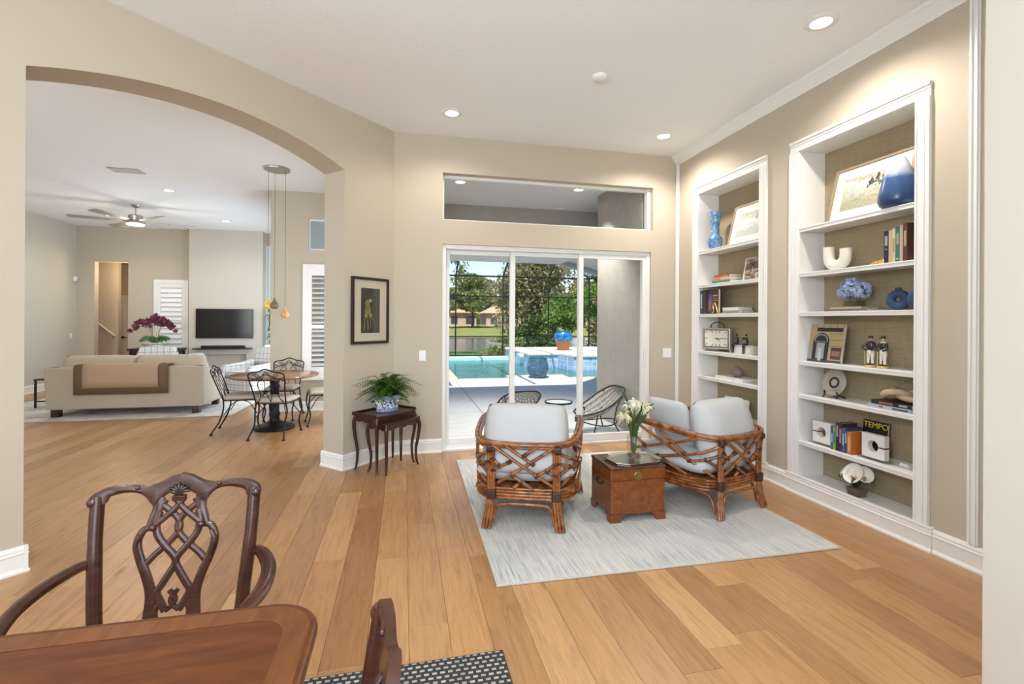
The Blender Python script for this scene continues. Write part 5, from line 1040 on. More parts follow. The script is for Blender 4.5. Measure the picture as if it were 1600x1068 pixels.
# breakfast table and iron chairs
BX, BY = -1.735, 7.12
bt = empty('breakfast_table', (BX, BY, 0), 0, 'round honey wood table on a black iron pedestal', 'table')
MB().lathe([(0, .712), (.52, .712), (.56, .722), (.57, .735), (.56, .748), (.535, .752), (0, .752)], 48).build('tabletop', wood('honey_oak', (.16, .058, .016), (.34, .145, .045), (2, 9, 2), .16, 2.2), bt, smooth=40)
MB().lathe([(.25, 0), (.26, .02), (.24, .045), (.15, .07), (.07, .11), (.06, .16), (.075, .2), (.06, .24), (.055, .55), (.07, .58), (.055, .62), (.09, .70), (.09, .712)], 24).build('pedestal', plain('black_iron', (.014, .013, .013), .45, .5), bt, smooth=50)
IRON = plain('black_iron', (.014, .013, .013), .45, .5)
def iron_chair(loc, rz, label):
    r = empty('iron_chair', loc, rz, label, 'chair', 'wrought iron chairs around the breakfast table')   # faces local +y
    bk = lambda x, z: Vector((x, -.20-.16*(z-.44)/.44, z))
    out = bez([bk(-.185, .44), bk(-.20, .60), bk(-.22, .76), bk(-.215, .82), bk(-.17, .84), bk(-.10, .85), bk(0, .885), bk(.10, .85), bk(.17, .84), bk(.215, .82), bk(.22, .76), bk(.20, .60), bk(.185, .44)], 4)
    MB().tube(out, .0085, 6).build('back_frame', IRON, r, smooth=60)
    MB().tube(bez([bk(-.212, .735), bk(-.10, .775), bk(0, .815), bk(.10, .775), bk(.212, .735)], 4), .006, 5).build('back_scroll', IRON, r, smooth=60)
    MB().tube(bez([bk(-.215, .78), bk(-.12, .76), bk(-.05, .80), bk(0, .845), bk(.05, .80), bk(.12, .76), bk(.215, .78)], 4), .0055, 5).build('back_scroll', IRON, r, smooth=60)
    for s in (-1, 1):
        MB().tube(bez([bk(s*.03, .79), bk(s*.12, .70), bk(s*.11, .55), bk(s*.16, .44)], 5), .0055, 5).build('back_rod', IRON, r, smooth=60); MB().tube(bez([bk(0, .46), bk(s*.045, .60), bk(s*.035, .72), bk(s*.09, .80)], 5), .005, 5).build('back_rod', IRON, r, smooth=60)
        sc_ = [bk(s*(.12+.035*math.cos(t*.7)*(1-t/14)), .80+.03*math.sin(t*.7)*(1-t/14)) for t in range(13)]; MB().tube(sc_, .0045, 5).build('back_scroll', IRON, r, smooth=60)
        MB().tube(bez([(s*.185, -.20, .44), (s*.20, -.195, .33), (s*.185, -.24, .17), (s*.22, -.33, .015)], 5), .010, 6).build('leg', IRON, r, smooth=60)
        MB().tube(bez([(s*.20, .21, .43), (s*.215, .225, .30), (s*.185, .205, .15), (s*.20, .24, .015)], 5), .010, 6).build('leg', IRON, r, smooth=60)
        MB().lathe([(.022, 0), (.022, .008), (.008, .02)], 12, (s*.22, -.33, 0)).build('foot', IRON, r, smooth=40); MB().lathe([(.022, 0), (.022, .008), (.008, .02)], 12, (s*.20, .24, 0)).build('foot', IRON, r, smooth=40)
        MB().tube(bez([(s*.195, -.19, .25), (s*.12, -.08, .40), (s*.13, .08, .40), (s*.20, .20, .25)], 5), .006, 5).build('brace', IRON, r, smooth=60)
    MB().tube([(-.19, -.20, .435), (.19, -.20, .435), (.205, .215, .435), (-.205, .215, .435)], .009, 6, closed=True).build('seat_frame', IRON, r)
    MB().pillow(.42, .43, .075, M=Tr(0, .01, .468), e=.28).build('seat_pad', fabric('oatmeal_pad', (.52, .46, .37)), r, smooth=180, weld=.0005)
    return r
iron_chair((-1.60, 6.74, 0), math.radians(-11), 'wrought iron chair with its scrolled back toward the arch'); iron_chair((-2.12, 7.10, 0), math.radians(-84), 'wrought iron chair on the sofa side of the breakfast table')
iron_chair((-1.80, 7.86, 0), math.radians(178), 'wrought iron chair on the nook wall side of the table'); iron_chair((-1.13, 7.38, 0), math.radians(105), 'wrought iron chair half hidden behind the arch reveal')
# ------------------------------------------------------------------ things on the shelves
Z1, Z2, Z3, Z4, Z5, Z6 = [z+.001 for z in SHELF_Z]; Z7 = BZ0+.001
PAGES = plain('page_block', (.72, .66, .54), .9)
def book(y, z, th, h, d, col, label, group, x=3.41, tilt=0, marks=None, flat=False, rz=0):
    """upright book, spine towards the room; flat=True lays it down (th is its height, h its length along the shelf)"""
    r = empty('book', (x, y, z), rz, label, 'book', group); m = plain('cover_%d' % (hash((round(col[0], 4), round(col[1], 4), round(col[2], 4))) % 99991), col, .5)
    if flat:
        MB().box(0, d, -h/2, h/2, 0, .003).box(0, d, -h/2, h/2, th-.003, th).box(0, .003, -h/2, h/2, .003, th-.003).build('cover', m, r); MB().box(.003, d-.004, -h/2+.004, h/2-.004, .003, th-.003).build('pages', PAGES, r)
    else:
        MB().box(0, d, -th/2, -th/2+.003, 0, h).box(0, d, th/2-.003, th/2, 0, h).box(0, .003, -th/2+.003, th/2-.003, 0, h).build('cover', m, r); MB().box(.003, d-.004, -th/2+.003, th/2-.003, .003, h-.004).build('pages', PAGES, r)
    for (a0, a1, c) in (marks or []):
        mm = plain('print_%d' % (hash(tuple(round(v, 4) for v in c)) % 99991), c, .6)
        if flat: MB().box(-.0006, 0, -h/2+h*a0, -h/2+h*a1, th*.28, th*.72).build('title_print', mm, r)
        else: MB().box(-.0006, 0, -th*.28, th*.28, h*a0, h*a1).build('title_print', mm, r)
    return r
def text_mesh(s, size, mat, parent, M, name='lettering', extr=.0006):
    c = bpy.data.curves.new('txt', 'FONT'); c.body = s; c.size = size; c.extrude = extr; c.align_x = 'CENTER'; t = bpy.data.objects.new('txt', c); COL.objects.link(t)
    me = bpy.data.meshes.new_from_object(t.evaluated_get(bpy.context.evaluated_depsgraph_get())); bpy.data.objects.remove(t); me.materials.clear(); me.materials.append(mat); me.transform(M)
    o = bpy.data.objects.new(name, me); COL.objects.link(o); o.parent = parent; return o
TOROOM = Rz(-PI/2) @ Rx(PI/2)      # text plane facing -x, reading toward -y
def watercolour(name, stops, seed):
    m, nt, b = nodes(name); sx = N(nt, 'ShaderNodeSeparateXYZ'); v = coords(nt); nt.links.new(v, sx.inputs[0]); nz = noise(nt, coords(nt, 'Object', (1, 6, 14), loc=(seed, 0, 0)), 1.5, 5, .65, .6)
    mu = N(nt, 'ShaderNodeMath', operation='MULTIPLY_ADD'); mu.inputs[1].default_value = .16; nt.links.new(nz, mu.inputs[0]); nt.links.new(sx.outputs[2], mu.inputs[2])
    c = ramp(nt, mu.outputs[0], stops); nt.links.new(mixc(nt, .25, c, ramp(nt, noise(nt, coords(nt, 'Object', (1, 20, 20)), 2, 4), [(.35, (.30, .32, .26)), (.6, (.75, .74, .68))])), b.inputs['Base Color']); b.inputs['Roughness'].default_value = .8; return m
def frame_art(y, z, w, h, lean, label, frame_mat, stops, seed, trees, x=3.47):
    r = empty('framed_watercolour', (x, y, z), 0, label, 'picture'); r.rotation_euler = (0, lean, 0); f = .022
    MB().box(0, .025, -w/2, -w/2+f, 0, h).box(0, .025, w/2-f, w/2, 0, h).box(0, .025, -w/2+f, w/2-f, h-f, h).box(0, .025, -w/2+f, w/2-f, 0, f).build('frame', frame_mat, r, bev=.002)
    MB().box(.010, .02, -w/2+f, w/2-f, f, h-f).build('mat_board', plain('ivory_mat', (.74, .71, .65), .85), r)
    p = MB().box(.008, .010, -w/2+f+.08, w/2-f-.08, f+.07, h-f-.085); zc = (f+.07+h-f-.085)/2; p.v = [v-Vector((0, 0, zc)) for v in p.v]; a = p.build('watercolour', watercolour('watercolour_%d' % seed, stops, seed), r); a.location = (0, 0, zc)
    rg = random.Random(seed); mb = MB()
    for (ty, tz, s) in trees:
        for k in range(26): q = rg.random(); c = Vector((.0074, ty+rg.gauss(0, .35)*s*(1-q), tz+q*s*1.6)); rr = s*rg.uniform(.08, .2); mb.lathe([(0, 0), (rr, 0)], 7, M=Matrix.Translation(c) @ Ry(-PI/2))
    if trees: mb.build('painted_trees', plain('painted_green', (.16, .20, .11), .9, vary=.3), a)
    if trees:
        for o_ in a.children: o_.location = (0, 0, 0)
    return r
OAKF = plain('light_oak_frame', (.36, .27, .18), .5, vary=.1)
ST1 = [(-.14, (.30, .27, .15)), (-.04, (.50, .54, .50)), (.05, (.62, .66, .64)), (.09, (.36, .33, .24)), (.12, (.62, .62, .58)), (.25, (.74, .73, .70))]
ST = [(0.0, (.34, .31, .18)), (.10, (.56, .58, .52)), (.16, (.66, .68, .65)), (.20, (.42, .36, .27)), (.24, (.66, .66, .62)), (.4, (.74, .73, .70))]
frame_art(3.01, Z1, .66, .47, math.radians(14), 'large framed watercolour of trees by water on the top shelf behind the tall vase', OAKF, ST, 3, [(-.06, .02, .06), (-.01, .02, .05), (-.10, .02, .045)], 3.465)
frame_art(4.33, Z1, .56, .46, math.radians(14), 'framed grey watercolour leaning beside the slim blue vase', OAKF, [(0, (.45, .47, .46)), (.1, (.68, .70, .69)), (.2, (.40, .42, .38)), (.3, (.70, .70, .68))], 5, [(-.10, .04, .03)], 3.465)
m_, nt_, b_ = nodes('blue_mottled_ceramic'); nt_.links.new(ramp(nt_, noise(nt_, coords(nt_), 42, 4, .6, .8), [(.35, (.035, .12, .30)), (.5, (.10, .24, .45)), (.65, (.34, .50, .64))]), b_.inputs['Base Color']); b_.inputs['Roughness'].default_value = .35
bv = tag(MB().lathe([(.050, 0), (.066, .03), (.078, .09), (.076, .12), (.058, .15), (.046, .165), (.044, .24), (.050, .30), (.066, .40), (.070, .43), (.064, .428), (.045, .32), (0, .3)], 32, (3.462, 4.80, Z1)).build('blue_vase', m_, smooth=50), 'slim waisted mottled blue vase on the top shelf by the glass door', 'vase')
m_, nt_, b_ = nodes('navy_white_glaze'); sx_ = N(nt_, 'ShaderNodeSeparateXYZ'); nt_.links.new(coords(nt_), sx_.inputs[0]); wob = N(nt_, 'ShaderNodeMath', operation='MULTIPLY_ADD'); wob.inputs[1].default_value = .05; nt_.links.new(noise(nt_, coords(nt_), 12, 4), wob.inputs[0]); nt_.links.new(sx_.outputs[2], wob.inputs[2])
nt_.links.new(ramp(nt_, wob.outputs[0], [(.04, (.02, .05, .14)), (.16, (.035, .085, .21)), (.228, (.05, .11, .27)), (.262, (.38, .45, .58)), (.33, (.68, .70, .74))]), b_.inputs['Base Color']); b_.inputs['Roughness'].default_value = .25
o = MB().lathe([(.085, 0), (.110, .02), (.122, .05), (.118, .10), (.09, .22), (.066, .30), (.045, .352), (.040, .36), (.034, .358), (.05, .30), (0, .28)], 32).build('tapered_vase', m_, smooth=50); o.location = (3.45, 2.72, Z1); tag(o, 'tapered navy vase with white neck in front of the large watercolour', 'vase')
# bookcase near the wall end, second shelf
CER = plain('matte_white_ceramic', (.74, .70, .64), .7, bumps=(120, .15, .001))
uv = empty('u_shaped_vase', (3.475, 3.235, Z2), 0, 'white ceramic vase bent in a U shape', 'vase'); mb = MB()
mb.tube(bez([(0, .078, .198), (0, .078, .12), (0, .068, .075), (0, .035, .046), (0, 0, .042), (0, -.035, .046), (0, -.068, .075), (0, -.078, .12), (0, -.078, .168)], 5), .043, 16); mb.build('body', CER, uv, smooth=60)
for y_, z_ in ((.078, .199), (-.078, .169)): MB().lathe([(.028, 0), (.034, .0012)], 16, (0, y_, z_)).build('opening', plain('dark_hollow', (.08, .07, .06), .9), uv)
GS = 'books standing on the second shelf'
yb = 2.795
for th_, h_, c_, l_, mk in ((.034, .235, (.020, .020, .045), 'navy book with a tall spine beside the gold figurine', [(.55, .85, (.35, .33, .30)), (.42, .46, (.3, .2, .1))]), (.022, .235, (.50, .36, .27), 'thin peach coloured book between navy and cream books', None), (.024, .245, (.55, .48, .30), 'cream book between the peach and teal books', [(.3, .7, (.35, .28, .12))]), (.028, .255, (.03, .15, .14), 'dark teal book with gilt line on the second shelf', [(.08, .12, (.5, .38, .1)), (.5, .8, (.3, .3, .2))]), (.022, .262, (.42, .33, .24), 'tan book next to the teal book', None), (.028, .27, (.09, .035, .03), 'tall maroon book at the casing end of the second shelf', [(.4, .8, (.4, .3, .15))])):
    yb -= th_/2; book(yb, Z2, th_, h_, .17, c_, l_, GS, 3.415, marks=mk); yb -= th_/2+.0015
gf = tag(MB().tube(bez([(0, .065, .008), (0, .02, .022), (.01, -.02, .032), (0, -.045, .05)], 5), [.004, .006, .009, .011, .012, .013, .013, .013, .012, .012, .011, .010, .009, .008, .006, .004], 8).ball((0, -.035, .02), (.018, .03, .02), 10, 8).build('gold_figurine', GOLD, smooth=60), 'small gold reclining figurine beside the standing books', 'figurine'); gf.location = (3.45, 2.87, Z2)
# third shelf: hydrangea, donut vases
hb1 = book(3.10, Z3, .018, .37, .21, (.16, .11, .09), 'wide flat brown book under the hydrangea', 'books under the hydrangea', 3.405, flat=True); book(3.11, Z3+.0185, .014, .27, .17, (.50, .42, .34), 'flat beige book directly beneath the hydrangea vase', 'books under the hydrangea', 3.42, flat=True)
hy = empty('hydrangea_vase', (3.49, 3.09, Z3+.033), 0, 'pale blue hydrangea in a square clear glass vase', 'vase of flowers'); MB().box(-.05, .05, -.065, .065, 0, .075).build('glass', GLASSV, hy, bev=.004); MB().box(-.044, .044, -.058, .058, .006, .045).build('water', glassy('vase_water', (.75, .80, .74), .5), hy)
rg = random.Random(12); HB = leaf_mat('hydrangea_blue', [(.30, .43, .70), (.50, .62, .84), (.76, .83, .93)])
for (cx_, cy_, cz_, rr) in ((0, .065, .13, .068), (0, -.06, .13, .068), (-.03, .0, .16, .070), (.04, .01, .14, .062)):
    s_ = MB().tube([(cx_*.3, cy_*.4, .01), (cx_, cy_, cz_)], .004, 5).build('stem', STEM, hy); mb = MB()
    for k in range(150):
        d = Vector((rg.gauss(0, 1), rg.gauss(0, 1), rg.gauss(.25, 1))).normalized(); c = Vector((cx_, cy_, cz_))+d*rr*rg.uniform(.8, 1.05); a = d.orthogonal().normalized(); b = d.cross(a); t0 = rg.random()*1.57
        for p in range(4): q = a*math.cos(t0+p*1.571)+b*math.sin(t0+p*1.571); e = d.cross(q); mb.add([c, c+q*.009+e*.008+d*.003, c+q*.017, c+q*.009-e*.008+d*.003], [(0, 1, 2, 3)])
    mb.build('blossoms', HB, s_)
def donut_vase(y, label, rot=0):
    r = empty('donut_vase', (3.475, y, Z3), rot, label, 'vase', 'navy donut vases'); R_, rr = .045, .028
    pts = [(0, R_*math.cos(2*PI*k/36), .0763+R_*1.0*math.sin(2*PI*k/36)) for k in range(36)]; MB().tube(pts, [rr*(1.12 if math.sin(2*PI*k/36) < 0 else 1) for k in range(36)], 14, closed=True).build('ring', plain('matte_navy', (.022, .052, .125), .7), r, smooth=60)
    MB().lathe([(.018, .138), (.02, .155), (.021, .163), (.016, .163), (.013, .15)], 20).build('neck', plain('matte_navy', (.022, .052, .125), .7), r, smooth=50)
donut_vase(2.735, 'matte navy ring shaped vase with open centre', .35); donut_vase(2.592, 'matte navy ring vase partly hidden by the casing', 1.2)
# fourth shelf: photo block, jockey figurines
pb = empty('photo_block', (3.455, 3.345, Z4), 0, 'square photo block showing an old arched shop doorway', 'picture block'); pb.rotation_euler = (0, math.radians(9), 0)
MB().box(0, .018, -.165, .165, 0, .325).build('block', plain('block_edge', (.55, .52, .48), .6), pb, bev=.002)
def face(x0, x1, z0, z1, c, nm='printed_area', d=.0008): return MB().box(-d, 0.0, x0, x1, z0, z1).build(nm, plain('print_%d' % (hash(tuple(round(v, 4) for v in c)) % 99991), c, .6), pb)
face(-.163, .163, .002, .323, (.42, .31, .17)); face(-.15, .10, .262, .295, (.02, .018, .015), d=.0016)
for k in range(5): face(-.16+.066*k, -.155+.066*k, .297, .323, (.16, .11, .06), d=.0016)
for zz in (.14, .19, .24): face(-.163, -.03, zz, zz+.004, (.14, .09, .05), d=.0016)
mb = MB(); A_ = [(.078*math.cos(a)+.045, .075*math.sin(a)+.175) for a in [PI*k/14 for k in range(15)]]
mb.prism(A_+[(-.033, .0), (.123, .0)], 0, .002, M=Tr(0, 0, 0) @ Matrix(((0, 0, -1, 0), (1, 0, 0, 0), (0, 1, 0, 0), (0, 0, 0, 1)))); mb.build('printed_arch', plain('print_dark_door', (.018, .020, .024), .5), pb)
face(.005, .085, .03, .165, (.30, .34, .33), d=.003); face(.03, .06, .012, .12, (.48, .52, .54), d=.0036); face(-.02, .11, .172, .178, (.22, .26, .28), d=.003); face(-.155, -.06, .03, .13, (.10, .04, .035), d=.0018); face(-.145, -.07, .06, .10, (.24, .16, .11), d=.0024); face(-.163, .163, .002, .02, (.05, .06, .08), d=.0026); face(.125, .16, .03, .1, (.33, .31, .29), d=.0026)
mb = MB(); ar = [(.045+.062*math.cos(PI*k/12), .185+.05*math.sin(PI*k/12)) for k in range(13)]; mb.tube([(-.0035, a, b) for a, b in ar], .005, 5); mb.build('printed_fanlight', plain('print_fan', (.34, .36, .36), .5), pb)
def jockey(y, label, face_, flip):
    r = empty('jockey_figurine', (3.455, y, Z4), face_, label, 'figurine', 'porcelain figurines'); PW_ = plain('porcelain_white', (.74, .70, .64), .2); DK = plain('porcelain_dark', (.03, .018, .025), .25); SK = plain('porcelain_skin', (.62, .42, .30), .3); GP = plain('gilt_base', (.62, .46, .20), .3, .3)
    MB().lathe([(.040, 0), (.042, .004), (.038, .016), (0, .018)], 20, sy=.95).build('base', GP, r, smooth=40)
    b = MB()
    for s in (-1, 1): b.tube(bez([(0, s*.014, .016), (-.002, s*.015, .06), (.002, s*.012, .115)], 4), [.008, .009, .011, .010, .010, .011, .013, .014, .015], 8)
    b.ball((0, 0, .118), (.020, .025, .022), 12, 8); b.build('breeches', PW_, r, smooth=60)
    for s in (-1, 1): MB().tube([(0, s*.014, .018), (0, s*.014, .052)], [.0095, .0105], 8).ball((-.010, s*.014, .020), (.015, .008, .007), 8, 6).build('boot', DK, r, smooth=60)
    MB().lathe([(.020, .12), (.026, .14), (.030, .175), (.022, .192), (.010, .198)], 16, sx=.75).build('jacket', DK if not flip else PW_, r, smooth=60)
    if flip: MB().lathe([(.0235, .135), (.0285, .155), (.031, .172), (.0245, .186)], 16, sx=.8).build('waistcoat', DK, r, smooth=60)
    for s in (-1, 1):
        e = (-.02, s*.05, .145) if (s > 0) ^ flip else (-.025, s*.036, .145); MB().tube(bez([(0, s*.026, .182), e, (-.024, s*.018, .128)], 4), [.009, .009, .0085, .008, .0075, .007, .007, .006, .006], 8).build('arm', DK, r, smooth=60)
    h = MB().ball((0, 0, .213), (.0145, .0125, .016), 12, 8).build('head', SK, r, smooth=60); MB().lathe([(.0155, .219), (.0165, .226), (.012, .236), (0, .239)], 14).box(-.028, -.008, -.010, .010, .219, .222).build('cap', DK, h, smooth=40)
    MB().tube([(-.02, .03, .02), (-.015, .032, .12)], .0025, 5).build('cane', GP, r)
jockey(2.925, 'porcelain figurine in a dark jacket with hand on hip', .2, False); jockey(2.828, 'porcelain figurine in a pale coat with folded arms', -.1, True)
# fifth shelf: plate, books, knot
pl = empty('display_plate', (3.505, 3.28, Z5), 0, 'round pewter plate with dark ring on a black stand', 'plate'); PMx = Tr(0, 0, .125) @ Ry(-PI/2+math.radians(14))
MB().lathe([(0, .004), (.060, .004), (.075, .010), (.112, .014), (.115, .012), (.112, .008), (.07, 0), (0, 0)], 40, M=PMx).build('plate', plain('pewter', (.46, .42, .37), .32, .55), pl, smooth=50)
MB().lathe([(.030, .0052), (.048, .0052), (.048, .0042), (.030, .0042)], 36, M=PMx, caps=False).build('dark_ring', plain('black_enamel', (.02, .017, .016), .4), pl); MB().lathe([(0, .0072), (.015, .0068), (.026, .0046)], 24, M=PMx).build('medallion', plain('pewter_medal', (.50, .46, .40), .35, .5), pl, smooth=50); MB().lathe([(.078, .0118), (.081, .0138), (.084, .0122)], 36, M=PMx, caps=False).build('rim_bead', plain('pewter', (.46, .42, .37), .32, .55), pl, smooth=50)
st_ = MB()
for s in (-1, 1): MB().tube(bez([(-.055, s*.062, .0), (-.035, s*.060, .03), (-.045, s*.058, .055)], 4), .006, 6).tube(bez([(-.035, s*.060, .03), (.0, s*.055, .02), (.06, s*.05, 0)], 4), .006, 6).build('stand_leg', BLACK, pl, smooth=60)
MB().tube([(-.005, -.056, .02), (-.005, .056, .02)], .006, 6).build('stand_bar', BLACK, pl)
GB = 'books under the knot sculpture'
book(2.745, Z5, .026, .31, .21, (.36, .42, .52), 'pale blue and red jacketed book at the bottom of the knot pile', GB, 3.40, flat=True, marks=[(.05, .4, (.05, .05, .07)), (.62, .72, (.5, .06, .05))]); book(2.735, Z5+.0265, .030, .29, .20, (.018, .018, .022), 'black book lying directly under the knot sculpture', GB, 3.41, flat=True, marks=[(.1, .3, (.4, .38, .35)), (.45, .8, (.35, .12, .1))])
kn = MB(); KP = [Vector((.046*(math.sin(t)+2*math.sin(2*t))*.62, .050*(math.cos(t)-2*math.cos(2*t))*.75, .050+.020*-math.sin(3*t))) for t in [2*PI*k/60 for k in range(60)]]
ko = MB().tube([Vector((p.x*1.12, p.y*1.22, (p.z-.05)*1.1+.05)) for p in KP], .0235, 12, closed=True).build('knot_sculpture', plain('tan_ceramic_knot', (.52, .38, .26), .65), smooth=60); ko.location = (3.50, 2.715, Z5+.062); tag(ko, 'chunky tan knot sculpture lying on two books', 'sculpture')
# sixth shelf: bookends and books
def bookend(y, s, label):
    r = empty('bookend', (3.455, y, Z6), 0, label, 'bookend', 'white ring bookends'); MARB = plain('white_marble', (.78, .76, .73), .35, vary=.03); R_ = .042; hw_ = .088; n = 32
    out = []
    for k in range(n):
        a = 2*PI*k/n; d = max(abs(math.cos(a)), abs(math.sin(a))); out.append((hw_*math.cos(a)/d, hw_*math.sin(a)/d))
    inn = [(R_*math.cos(2*PI*k/n), R_*math.sin(2*PI*k/n)) for k in range(n)]; M_ = Tr(0, 0, .018+hw_)
    vs = [(x_, p[0], p[1]) for x_ in (-.022, .022) for L_ in (out, inn) for p in L_]; fs = []
    for k in range(n):
        j = (k+1) % n
        if abs(((k+.5)/n-(.5 if s > 0 else 0)+.5) % 1-.5) < .012: continue
        fs += [(k, j, n+j, n+k), (2*n+k, 3*n+k, 3*n+j, 2*n+j), (k, 2*n+k, 2*n+j, j), (n+k, n+j, 3*n+j, 3*n+k)]
    MB().add(vs, fs, M_).build('ring_block', MARB, r)
    MB().box(-.023, .023, min(-s*R_*.9, -s*hw_), max(-s*R_*.9, -s*hw_), -.005, .005, M=M_).build('slot', plain('bronze_inlay', (.20, .15, .10), .5, .5), r)
    MB().box(-.035, .035, -hw_-.03, hw_+.03, 0, .018).build('acrylic_base', glassy('acrylic', (.90, .92, .91), .6), r, bev=.003)
bookend(3.335, -1, 'white square bookend with round hole at the far end of the books'); bookend(2.885, 1, 'white square bookend with round hole beside the orange book')
GT = 'books between the white bookends'; yb = 3.222
for th_, h_, c_, l_, mk in ((.024, .185, (.04, .11, .22), 'slim blue book beside the lime green book', [(.3, .7, (.3, .4, .5))]), (.022, .185, (.22, .36, .03), 'lime green book between the bookends', [(.3, .8, (.05, .15, .3))]), (.026, .225, (.022, .022, .03), 'black book beside the lime green one', [(.5, .9, (.3, .3, .3))]), (.028, .225, (.05, .025, .035), 'dark plum book between the bookends', [(.3, .8, (.3, .22, .2))]), (.022, .195, (.05, .12, .28), 'medium blue book in the bookend row', [(.3, .75, (.35, .45, .55))]), (.020, .20, (.03, .06, .15), 'narrow navy book in the bookend row', [(.4, .8, (.3, .4, .5))]), (.036, .175, (.55, .16, .035), 'orange book with pale title beside the white bookend', [(.12, .8, (.62, .38, .18))])):
    yb -= th_/2; book(yb, Z6, th_, h_, .15, c_, l_, GT, 3.405, marks=mk); yb -= th_/2+.0012
tm = empty('tempo_book', (3.575, 3.005, Z6), 0, 'black book with yellow TEMPO lettering behind the bookend row', 'book'); tm.rotation_euler = (0, math.radians(6), 0)
MB().box(0, .003, -.10, .10, 0, .262).box(.02, .023, -.10, .10, 0, .262).box(.003, .02, .097, .10, 0, .262).build('cover', plain('black_gloss_cover', (.012, .012, .014), .3), tm); MB().box(.003, .02, -.096, .097, .003, .258).build('pages', PAGES, tm)
text_mesh('TEMPO', .062, plain('yellow_ink', (.75, .62, .02), .5), tm, Tr(-.001, -.005, .208) @ TOROOM)
wb_ = tag(MB().prism([(-.035, 0), (.035, 0), (.03, .028), (-.03, .022)], -.03, .03, M=Rz(PI/2) @ Rx(PI/2)).build('white_paperweight', CER, bev=.004), 'small white block beside the bookend', 'paperweight'); wb_.location = (3.52, 2.70, Z6)
# bottom shelf: lily
ly = empty('calla_lily_pot', (3.455, 3.035, Z7), 0, 'white calla lilies in a small square glass pot', 'potted flowers'); MB().prism([(-.05, -.05), (.05, -.05), (.05, .05), (-.05, .05)], 0, .003).build('pot_base', GLASSV, ly)
a_ = MB(); b0, b1 = .042, .062; a_.add([(-b0, -b0, .002), (b0, -b0, .002), (b0, b0, .002), (-b0, b0, .002), (-b1, -b1, .095), (b1, -b1, .095), (b1, b1, .095), (-b1, b1, .095)], [(0, 1, 5, 4), (1, 2, 6, 5), (2, 3, 7, 6), (3, 0, 4, 7)]); a_.build('glass_pot', GLASSV, ly)
b0, b1 = .039, .050; MB().add([(-b0, -b0, .004), (b0, -b0, .004), (b0, b0, .004), (-b0, b0, .004), (-b1, -b1, .062), (b1, -b1, .062), (b1, b1, .062), (-b1, b1, .062)], [(3, 2, 1, 0), (0, 1, 5, 4), (1, 2, 6, 5), (2, 3, 7, 6), (3, 0, 4, 7), (4, 5, 6, 7)]).build('gravel', plain('brown_gravel', (.16, .11, .075), .7, vary=.6), ly)
for ang, L_ in ((.4, .14), (2.0, .12), (-1.4, .15), (1.45, .16), (3.6, .12), (-2.3, .12)): mb = MB(); blade(mb, [(0, 0, .06), (L_*.5*math.cos(ang), L_*.5*math.sin(ang), .13), (L_*math.cos(ang), L_*math.sin(ang), .125)], .024); mb.build('leaf', GL, ly, smooth=60)
LW = plain('lily_white', (.84, .81, .74), .5)
def lily(c, d, s):
    d = Vector(d).normalized(); q = d.to_track_quat('Z', 'X').to_matrix().to_4x4(); mb = MB(); vs = []; n, m = 24, 8
    for j in range(m+1):
        t = j/m
        for k in range(n): a = 2*PI*k/n; rr = s*(.12+.95*t**1.7)*(1+.35*t*math.cos(a)); vs.append((rr*math.cos(a), rr*math.sin(a)*.85, s*(1.15*t-.35*t*t)+s*.15*t*math.cos(a)))
    mb.add(vs, [(j*n+k, j*n+(k+1) % n, (j+1)*n+(k+1) % n, (j+1)*n+k) for j in range(m) for k in range(n)], Matrix.Translation(c) @ q); o = mb.build('lily_bloom', LW, ly, smooth=60); MB().tube([Vector(c)+d*.1*s, Vector(c)+d*.85*s], [.1*s, .07*s], 8).build('spadix', plain('orange_spadix', (.62, .24, .04), .6), o, smooth=60); MB().tube(bez([(0, 0, .02), (c[0]*.4, c[1]*.4, c[2]*.7), c], 4), .004, 5).build('stem', STEM, ly)
lily((-.02, -.01, .125), (-.75, -.1, .6), .075); lily((-.01, .055, .135), (-.55, .45, .7), .062); lily((.01, -.055, .135), (-.4, -.5, .7), .062)
# bookcase by the glass door: shelves two to six
G2 = 'books stacked beside the rock print'
book(4.625, Z2, .030, .30, .20, (.12, .18, .13), 'dark green book at the bottom of the small stack', G2, 3.41, flat=True); book(4.62, Z2+.0305, .036, .26, .19, (.56, .42, .28), 'cream and tan book in the middle of the small stack', G2, 3.415, flat=True, marks=[(.55, .95, (.36, .2, .1))]); book(4.63, Z2+.067, .026, .25, .18, (.42, .06, .04), 'red book on top of the small stack', G2, 3.42, flat=True, marks=[(.1, .4, (.4, .28, .16))])
m_, nt_, b_ = nodes('rock_print'); nt_.links.new(ramp(nt_, noise(nt_, coords(nt_, 'Object', (1, 5, 9), rot=(.6, 0, 0)), 2.2, 5, .6, 1), [(.35, (.06, .035, .022)), (.48, (.20, .14, .10)), (.6, (.50, .44, .38))]), b_.inputs['Base Color']); b_.inputs['Roughness'].default_value = .6
rk = empty('rock_print_block', (3.47, 4.225, Z2), 0, 'small canvas block printed with brown rock', 'picture block'); rk.rotation_euler = (0, math.radians(10), 0); MB().box(0, .03, -.135, .135, 0, .245).build('block', plain('ivory_canvas', (.66, .62, .56), .8), rk, bev=.004); MB().box(-.001, 0, -.135, .11, .001, .244).build('print', m_, rk)
G3 = 'books standing by the glass door side'; yb = 4.985
